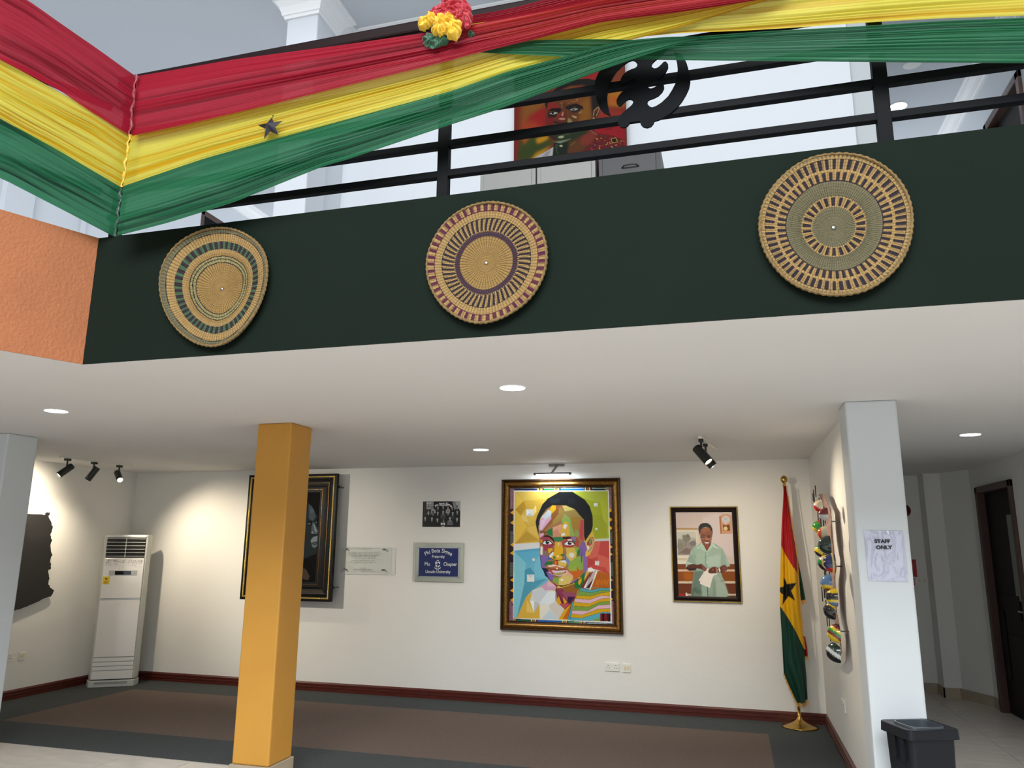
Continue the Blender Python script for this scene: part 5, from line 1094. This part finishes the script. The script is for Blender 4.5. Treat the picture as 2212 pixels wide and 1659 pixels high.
    # nose, mouth
    p('735,830 770,820 800,920 810,980 720,1000 640,1000 600,980 690,900', '6c2c1c', 1, 4); p('720,860 745,830 735,900 710,900', 'c09480', .9, 2); a.ell(720, 945, 52, 16, 'b88878', .9, 3); p('580,975 640,990 720,1005 810,985 800,1010 700,1018 600,1005', '160a08', 1, 3)
    p('810,930 850,950 890,1010 840,1020 800,1000', '8c8a5a', .9, 4); p('860,890 940,910 930,940 880,920', 'b8a078', .9, 2); p('960,850 1020,810 1010,860 970,870', '9c8058', .8, 4)
    p('560,1030 700,1020 860,1030 900,1070 700,1110 540,1090', '5a2018', 1, 4); p('560,1100 880,1070 840,1150 640,1180 560,1160', '2c3420', 1, 5); a.ell(705, 1215, 44, 18, 'a8b08c', .95, 3, -.15); p('600,1290 860,1240 700,1310', '9ca890', .6, 4); a.line('590,1285 700,1298 850,1240', '7c8c70', 6, .8, 1); a.line('740,1190 830,1170', '6c7848', 8, .8, 2)
    # ear
    p('1175,830 1220,770 1280,750 1290,820 1250,920 1190,960 1165,940', '5a3a20', 1, 2); a.line('1185,900 1200,820 1260,770 1275,800 1230,900', 'c4a078', 8, .9, 1); a.line('1200,900 1240,840', '1c0e08', 10, .9, 1); a.ell(1190, 935, 14, 12, 'c4a47c', .8, 1); a.line('1120,1090 1180,1150 1240,1180', 'a8907c', 8, .6, 2)
    a.line('1330,1070 1370,1100 1360,1060 1400,1110 1430,1070 1440,1110 1480,1050 1500,1070', '241010', 6)
    a.im = a.im**1.18*.72
    a.build('painting', t, vmat('matt_oil_paint', .6, spec=.12))
upper_portrait()

# ------------------------------------------------------------------ flag on its stand
def flag():
    fx, fy = .525, 8.30; t = thing('flag_stand', 'fringed red, yellow and green flag with a black star on a brass stand', 'flag', (fx, fy, 0))
    bm = bmesh.new(); add_lathe(bm, [(.165, .007), (.168, .012), (.165, .018), (.12, .03), (.07, .048), (.035, .07), (.022, .09), (.016, .1), (.014, .16)], (fx, fy, 0), 40); obj('base', bm, BRASS, t, smooth=True)
    bm = bmesh.new(); add_tube(bm, (fx, fy, .1), (fx, fy, 2.32), .0125, n=16); obj('pole', bm, BRASS, t, smooth=True)
    bm = bmesh.new(); add_lathe(bm, [(.0125, 2.30), (.02, 2.31), (.012, 2.325), (.012, 2.335), (.026, 2.345), (.034, 2.365), (.034, 2.38), (.026, 2.40), (.008, 2.412)], (fx, fy, 0), 24); obj('finial', bm, BRASS, t, smooth=True)
    sc = 2.8601; ox, oz = 1640, 1020
    L = pts('152,85 148,180 140,300 135,450 131,600 128,710 128,830 134,930 140,1020 146,1140 151,1240 180,1310 212,1380 238,1435'); R_ = pts('165,85 180,180 192,260 205,350 222,440 233,530 240,640 246,740 254,840 262,930 272,1040 280,1120 292,1260 300,1405')
    n, m_ = 230, 60
    def rs(p, n):
        p = np.array(p, float); d = np.linspace(0, 1, len(p)); u = np.linspace(0, 1, n); return np.stack([np.interp(u, d, p[:, 0]), np.interp(u, d, p[:, 1])], -1)
    l, r = rs(L, n), rs(R_, n); u = np.linspace(0, 1, m_)
    q = l[:, None, :]+(r-l)[:, None, :]*u[None, :, None]
    V = np.linspace(0, 1, n)[:, None]; U = u[None, :]
    Yf = fy-.03-.035*np.sin(U*PI)*(0.3+V)-.016*np.sin(U*9+V*3)*np.clip(V*3, 0, 1)-.008*np.sin(U*19-V*5)
    rays = CF+CR*((ox+q[..., 0:1]/sc)-1106)/FPX+CU*(829.5-(oz+q[..., 1:2]/sc))/FPX
    pos = CAMP+rays*((fy-.04-CAMP[1])/rays[..., 1:2]); pos[..., 1] = Yf
    x, z = q[..., 0], q[..., 1]
    col = np.ones(x.shape+(3,))*lin('a8121c'); b1 = 455+(x-135)*(625-455)/100+8*np.sin((x-135)/30); b2 = 830+(x-130)*(1075-830)/140+(x-130)*(270-x)*.003*-1
    yl = z > b1; gr = z > b2; col[yl] = lin('e0ab12'); col[gr] = lin('0c3a2c')
    st = inpoly(x, z, pts('150,645 172,690 228,683 197,733 222,795 180,765 143,822 147,757 122,735 124,715 150,705')); col[st] = lin('12140f')
    C = vmat('flag_cloth', .55, spec=.3)
    f = grid_obj('flag_cloth', pos, C, t, col)
    def piece(name, poly_l, poly_r, cols, dy, nn=60):
        l, r = rs(pts(poly_l), nn), rs(pts(poly_r), nn); uu = np.linspace(0, 1, 14); q = l[:, None, :]+(r-l)[:, None, :]*uu[None, :, None]
        rays = CF+CR*((ox+q[..., 0:1]/sc)-1106)/FPX+CU*(829.5-(oz+q[..., 1:2]/sc))/FPX
        pos = CAMP+rays*((fy+dy-CAMP[1])/rays[..., 1:2]); pos[..., 1] += .008*np.sin(uu*7)[None, :]
        col = np.ones(pos.shape)*lin(cols) if isinstance(cols, str) else cols(q[..., 0], q[..., 1]); return grid_obj(name, pos, C, t, col)
    piece('flag_fold', '205,420 232,530 240,640 248,720 258,800', '215,420 238,530 262,650 275,720 287,792', lambda x, z: np.where((z < 520)[..., None], lin('d8a414'), lin('0c3226')), .01)
    piece('flag_fold', '268,1010 275,1080 280,1140', '284,1015 297,1080 301,1145', '981016', .015)
    def fringe(path, wdt, seed, dy=-.055):
        rd = random.Random(seed); bm = bmesh.new(); p = np.array(pts(path)); d = np.r_[0, np.cumsum(np.hypot(*np.diff(p, axis=0).T))]
        for s in np.arange(0, d[-1], 2.2):
            x = np.interp(s, d, p[:, 0]); z = np.interp(s, d, p[:, 1]); a = P(ox+x/sc, oz+z/sc, 1, fy+dy); k = wdt/sc*.0042
            b = Vector(a)+Vector((rd.uniform(-.3, .3)*k+.1*k, rd.uniform(-.004, .004), -k*rd.uniform(.85, 1.1))); add_tube(bm, a, b, .0022, .0014, n=4, cap=False)
        o = obj('fringe', bm, mat('gold_fringe', (206, 150, 44), .6, sheen=.3), t); o['kind'] = 'stuff'
    fringe('151,1240 180,1310 212,1380 238,1432', 22, 1); fringe('236,1428 268,1420 300,1402', 34, 2); fringe('258,792 272,790 287,786', 28, 3, 0); fringe('281,1136 301,1138', 30, 4, 0)
    bm = bmesh.new(); rd = random.Random(9); p = np.array(pts('166,85 180,180 192,260 205,350 222,440 233,530 240,640 246,740 254,840 262,930 272,1040 278,1090')); d = np.linspace(0, 1, len(p))
    for s in np.linspace(0, 1, 330):
        a = P(ox+np.interp(s, d, p[:, 0])/sc, oz+np.interp(s, d, p[:, 1])/sc, 1, fy-.045); w = .012
        add_tube(bm, a, Vector(a)+Vector((w*rd.uniform(.6, 1.1), rd.uniform(-.003, .003), -w*rd.uniform(.3, .9))), .0022, .0014, n=4, cap=False)
    o = obj('fringe', bm, MATS['gold_fringe'], t); o['kind'] = 'stuff'
flag()

# ------------------------------------------------------------------ wall piece of painted half balls
def ball_art():
    t = thing('ball_relief', 'wall relief of painted half balls in flag colours on the right wall', 'wall art', (XR-.1, 6.1, 1.5))
    BM = vmat('ball_enamel', .15, coat=.8, spec=.6); xc = XR-.155
    cols = dict(r='c02018', m='7a1c22', c='dccdb0', g='1f8a2c', y='e2c21c', o='d85a24', d='14302a', k='14161a', b='3a66a8', w='c8ccc8', n='1c2c66', s='5c86b4')
    A_ = (1740, 1040); B2 = (1740, 1220)
    data = [(A_, 228, 405, 98, 'rcc', 'tilt', 'cream and red half ball at the top'), (A_, 318, 535, 100, 'wwmm', 'h', 'grey and maroon half ball'), (A_, 215, 742, 102, 'yggr', 'tilt', 'green and yellow half ball'), (A_, 305, 850, 112, 'occo', 'v', 'orange and cream half ball'),
            (A_, 245, 1130, 98, 'kygr', 'tilt', 'green, yellow and red half ball'), (A_, 345, 1035, 138, 'dddd', 'h', 'large dark green half ball'), (A_, 320, 1330, 118, 'kgcy', 'tilt', 'yellow and green half ball'), (A_, 420, 1330, 140, 'rnnn', 'star', 'blue half ball with a star'),
            (B2, 370, 295, 125, 'mysss', 'h', 'pale blue half ball'), (B2, 460, 530, 128, 'ssykkkyy', 'h', 'black, yellow and blue half ball'), (B2, 420, 745, 128, 'kkkkyr', 'tilt', 'black half ball with red and yellow'), (B2, 495, 1115, 135, 'yymgymk', 'tilt', 'red, yellow and green half ball'), (B2, 490, 1420, 150, 'kkwddw', 'tilt', 'dark green and white half ball, lowest')]
    for org, x, z, r, pat, mode, lab in data:
        c = P(org[0]+x/7.54, org[1]+z/7.54, 0, xc); dist = np.linalg.norm(c-CAMP); R = r/7.54/FPX*dist*1.0
        n1, n2 = 26, 40; ph = np.linspace(.02, PI/2, n1)[:, None]; th = np.linspace(0, 2*PI, n2, endpoint=False)[None, :]
        X = c[0]+.35*R-np.cos(ph)*R*1.25+0*th; Yp = c[1]+np.sin(ph)*np.cos(th)*R; Z = c[2]+np.sin(ph)*np.sin(th)*R
        dz = (Z-c[2])/R; dx = (X-c[0])/R
        val = dz if mode in 'h star' else (dz*.8+dx*.6 if mode == 'tilt' else -dx*1.2)
        idx = np.clip(((val+1)/2*len(pat)).astype(int), 0, len(pat)-1); pal = np.array([lin(cols[k]) for k in pat]); col = pal[idx]
        b = grid_obj('half_ball', np.stack([X, Yp, Z], -1), BM, t, col, close=True); b['label'] = lab
        if mode == 'star':
            bm = bmesh.new(); pp = [(math.cos(PI/2+k*4*PI/5)*R*.62, math.sin(PI/2+k*4*PI/5)*R*.62) for k in range(6)]
            def W_(a, b_): s_ = math.sqrt(max(0, 1-(a*a+b_*b_)/R/R)); return Vector((c[0]+.35*R-s_*R*1.25-.001, c[1]+a-.2*R, c[2]+b_))
            for p0, p1 in zip(pp[:-1], pp[1:]):
                for k in range(6): add_tube(bm, W_(p0[0]+(p1[0]-p0[0])*k/6, p0[1]+(p1[1]-p0[1])*k/6), W_(p0[0]+(p1[0]-p0[0])*(k+1)/6, p0[1]+(p1[1]-p0[1])*(k+1)/6), .0025, n=5)
            add_lathe(bm, [(R*1.0, 0), (R*1.05, .006), (R*1.0, .012)], (c[0]+.2*R, c[1], c[2]), 28, Vector((-1, 0, 0)).to_track_quat('Z', 'Y'))
            obj('star_print', bm, mat('gold_line', (214, 190, 110), .4), b)
    # jagged back plate and its rods
    bk = mat('back_plate_paint', (150, 118, 110), .5, mottle=(45, .6)); rd = random.Random(4)
    top = [P(1740+x/7.54, 1040+z/7.54, 0, XR-.066) for x, z in ((280, 180), (340, 200), (400, 360), (440, 430), (455, 640), (480, 900), (510, 1180), (545, 1400))]
    low = [P(1740+x/7.54, 1220+z/7.54, 0, XR-.066) for x, z in ((520, 200), (525, 500), (545, 800), (575, 930), (600, 1120), (625, 1480), (560, 1560), (520, 1560))]
    near = [(p[1]+.15+rd.uniform(-.02, .02), p[2]) for p in top+low]; far = [(a+.3+rd.uniform(-.1, .1), b) for a, b in near[::-1]]
    bm = bmesh.new(); add_prism(bm, near+far, XR-.068, XR-.062, lambda y, z, x: (x, y, z)); obj('back_plate', bm, bk, t)
    bm = bmesh.new()
    for k in range(40):
        i = rd.randrange(len(near)-3); y, z = near[i][0]+rd.uniform(-.1, .15), near[i][1]+rd.uniform(-.05, .05); x = XR-.11-rd.random()*.04; add_tube(bm, (x, y, z-rd.uniform(.03, .07)), (x, y, z+rd.uniform(.03, .08)), .004, n=6)
    o = obj('rods', bm, mat('rod_black', (44, 34, 32), .4), t); o['kind'] = 'stuff'
    for (y, z) in ((near[4][0]+.03, near[4][1]), (near[12][0]+.02, near[12][1]), (near[7][0]+.2, near[7][1])):
        bm = bmesh.new(); add_tube(bm, (XR-.062, y, z), (XR, y, z), .005, n=8); obj('standoff', bm, GUNMET, t)
ball_art()

# ------------------------------------------------------------------ paper sign and bin by the white column
def staff_sign():
    y = 5.16; x0, x1, z0, z1 = .768, .985, 1.498, 1.797
    t = thing('paper_sign', 'plastic-sleeved paper sign reading STAFF ONLY taped to the white column', 'sign', ((x0+x1)/2, y, (z0+z1)/2))
    n, m_ = 60, 44; V, U = np.meshgrid(np.linspace(0, 1, n), np.linspace(0, 1, m_), indexing='ij')
    h = np.array([[abs(noise.noise(Vector((u*3.5, v*2.2, 1.3))))*.010+abs(noise.noise(Vector((u*9, v*4, 4.1))))*.0035 for u in U[0]] for v in V[:, 0]])
    h *= np.clip(8*np.minimum(np.minimum(U, 1-U), np.minimum(V, 1-V))+.3, 0, 1)
    pos = np.stack([x0+(x1-x0)*U+.003*V, y-.003-h, z1-(z1-z0)*V-.004*U], -1)
    grid_obj('sleeve', pos, mat('plastic_sleeve', (190, 194, 216), .12, coat=1, spec=.8), t)
    bm = text_bm('STAFF', .029, lambda a, b: ((x0+x1)/2-.012+a, y-.0165, 1.722+b), .0014, sx=1.12); merge(bm, text_bm('ONLY', .029, lambda a, b: ((x0+x1)/2-.006+a, y-.0165, 1.686+b), .0014, sx=1.12))
    obj('lettering', bm, mat('sign_ink', (24, 26, 34), .6), t)
staff_sign()
def bin_():
    sc = 9.217; z = .745; c4 = [P(1870+x/sc, 1530+yy/sc, 2, z) for x, yy in ((235, 210), (870, 460), (1900, 420), (1235, 205))]
    o = np.mean(c4, 0); ex = Vector(c4[2]-c4[1]+c4[3]-c4[0])/2; ey = Vector(c4[0]-c4[1]+c4[3]-c4[2])/2; w, dpt = ex.length, ey.length; ex.normalize(); ey = Vector((-ex.y, ex.x, 0))
    if o[1]+dpt/2 > 5.12: pass
    f = lambda x, y, z: Vector((o[0], o[1], 0))+ex*x+ey*y+Vector((0, 0, z))
    t = thing('waste_bin', 'black plastic waste bin with an open lid by the white column', 'bin', (o[0], o[1], 0))
    PL = mat('black_bin_plastic', (18, 22, 29), .4, spec=.35, bump=(80, .15)); W2, D2 = w/2, dpt/2
    bm = bmesh.new(); hb = z-.05
    def rr(a, b, zz, r=.03, n=4):
        out = []
        for sx, sy, a0 in ((1, 1, 0), (-1, 1, 90), (-1, -1, 180), (1, -1, 270)):
            for k in range(n+1): an = math.radians(a0+90*k/n); out.append(bm.verts.new(f(sx*(a-r)+r*math.cos(an), sy*(b-r)+r*math.sin(an), zz)))
        return out
    def skin(rings):
        for A, B_ in zip(rings[:-1], rings[1:]):
            for i in range(len(A)): bm.faces.new((A[i], A[(i+1) % len(A)], B_[(i+1) % len(A)], B_[i]))
    R0 = rr(W2*.72, D2*.74, 0); R1 = rr(W2*.86, D2*.88, hb); R2 = rr(W2*.83, D2*.85, hb); R3 = rr(W2*.69, D2*.71, .012); skin([R0, R1, R2, R3]); bm.faces.new(R0[::-1]); bm.faces.new(R3)
    obj('body', bm, PL, t)
    bm = bmesh.new(); a = rr(W2*.88, D2*.9, z-.055); b = rr(W2, D2, z-.05); c = rr(W2*.985, D2*.985, z-.004); d = rr(W2*.96, D2*.96, z); e = rr(W2*.66, D2*.66, z-.004, .04); g = rr(W2*.60, D2*.60, z-.09, .04); skin([a, b, c, d, e, g]); lid = obj('lid', bm, PL, t)
    bm = bmesh.new(); a = rr(W2*.69, D2*.69, z-.004, .045); b = rr(W2*.68, D2*.68, z+.006, .045); c = rr(W2*.63, D2*.63, z+.006, .04); d = rr(W2*.60, D2*.6, z-.06, .04); skin([a, b, c, d]); obj('opening_rim', bm, mat('bin_rim_plastic', (70, 76, 82), .25), lid)
    for s in (-.45, .1):
        bm = bmesh.new(); add_prism(bm, [(-W2*.88-.006, D2*s), (-W2*.84, D2*s), (-W2*.84, D2*s+.03), (-W2*.88-.006, D2*s+.03)], hb-.12, hb, f); obj('lid_clip', bm, PL, t)
bin_()
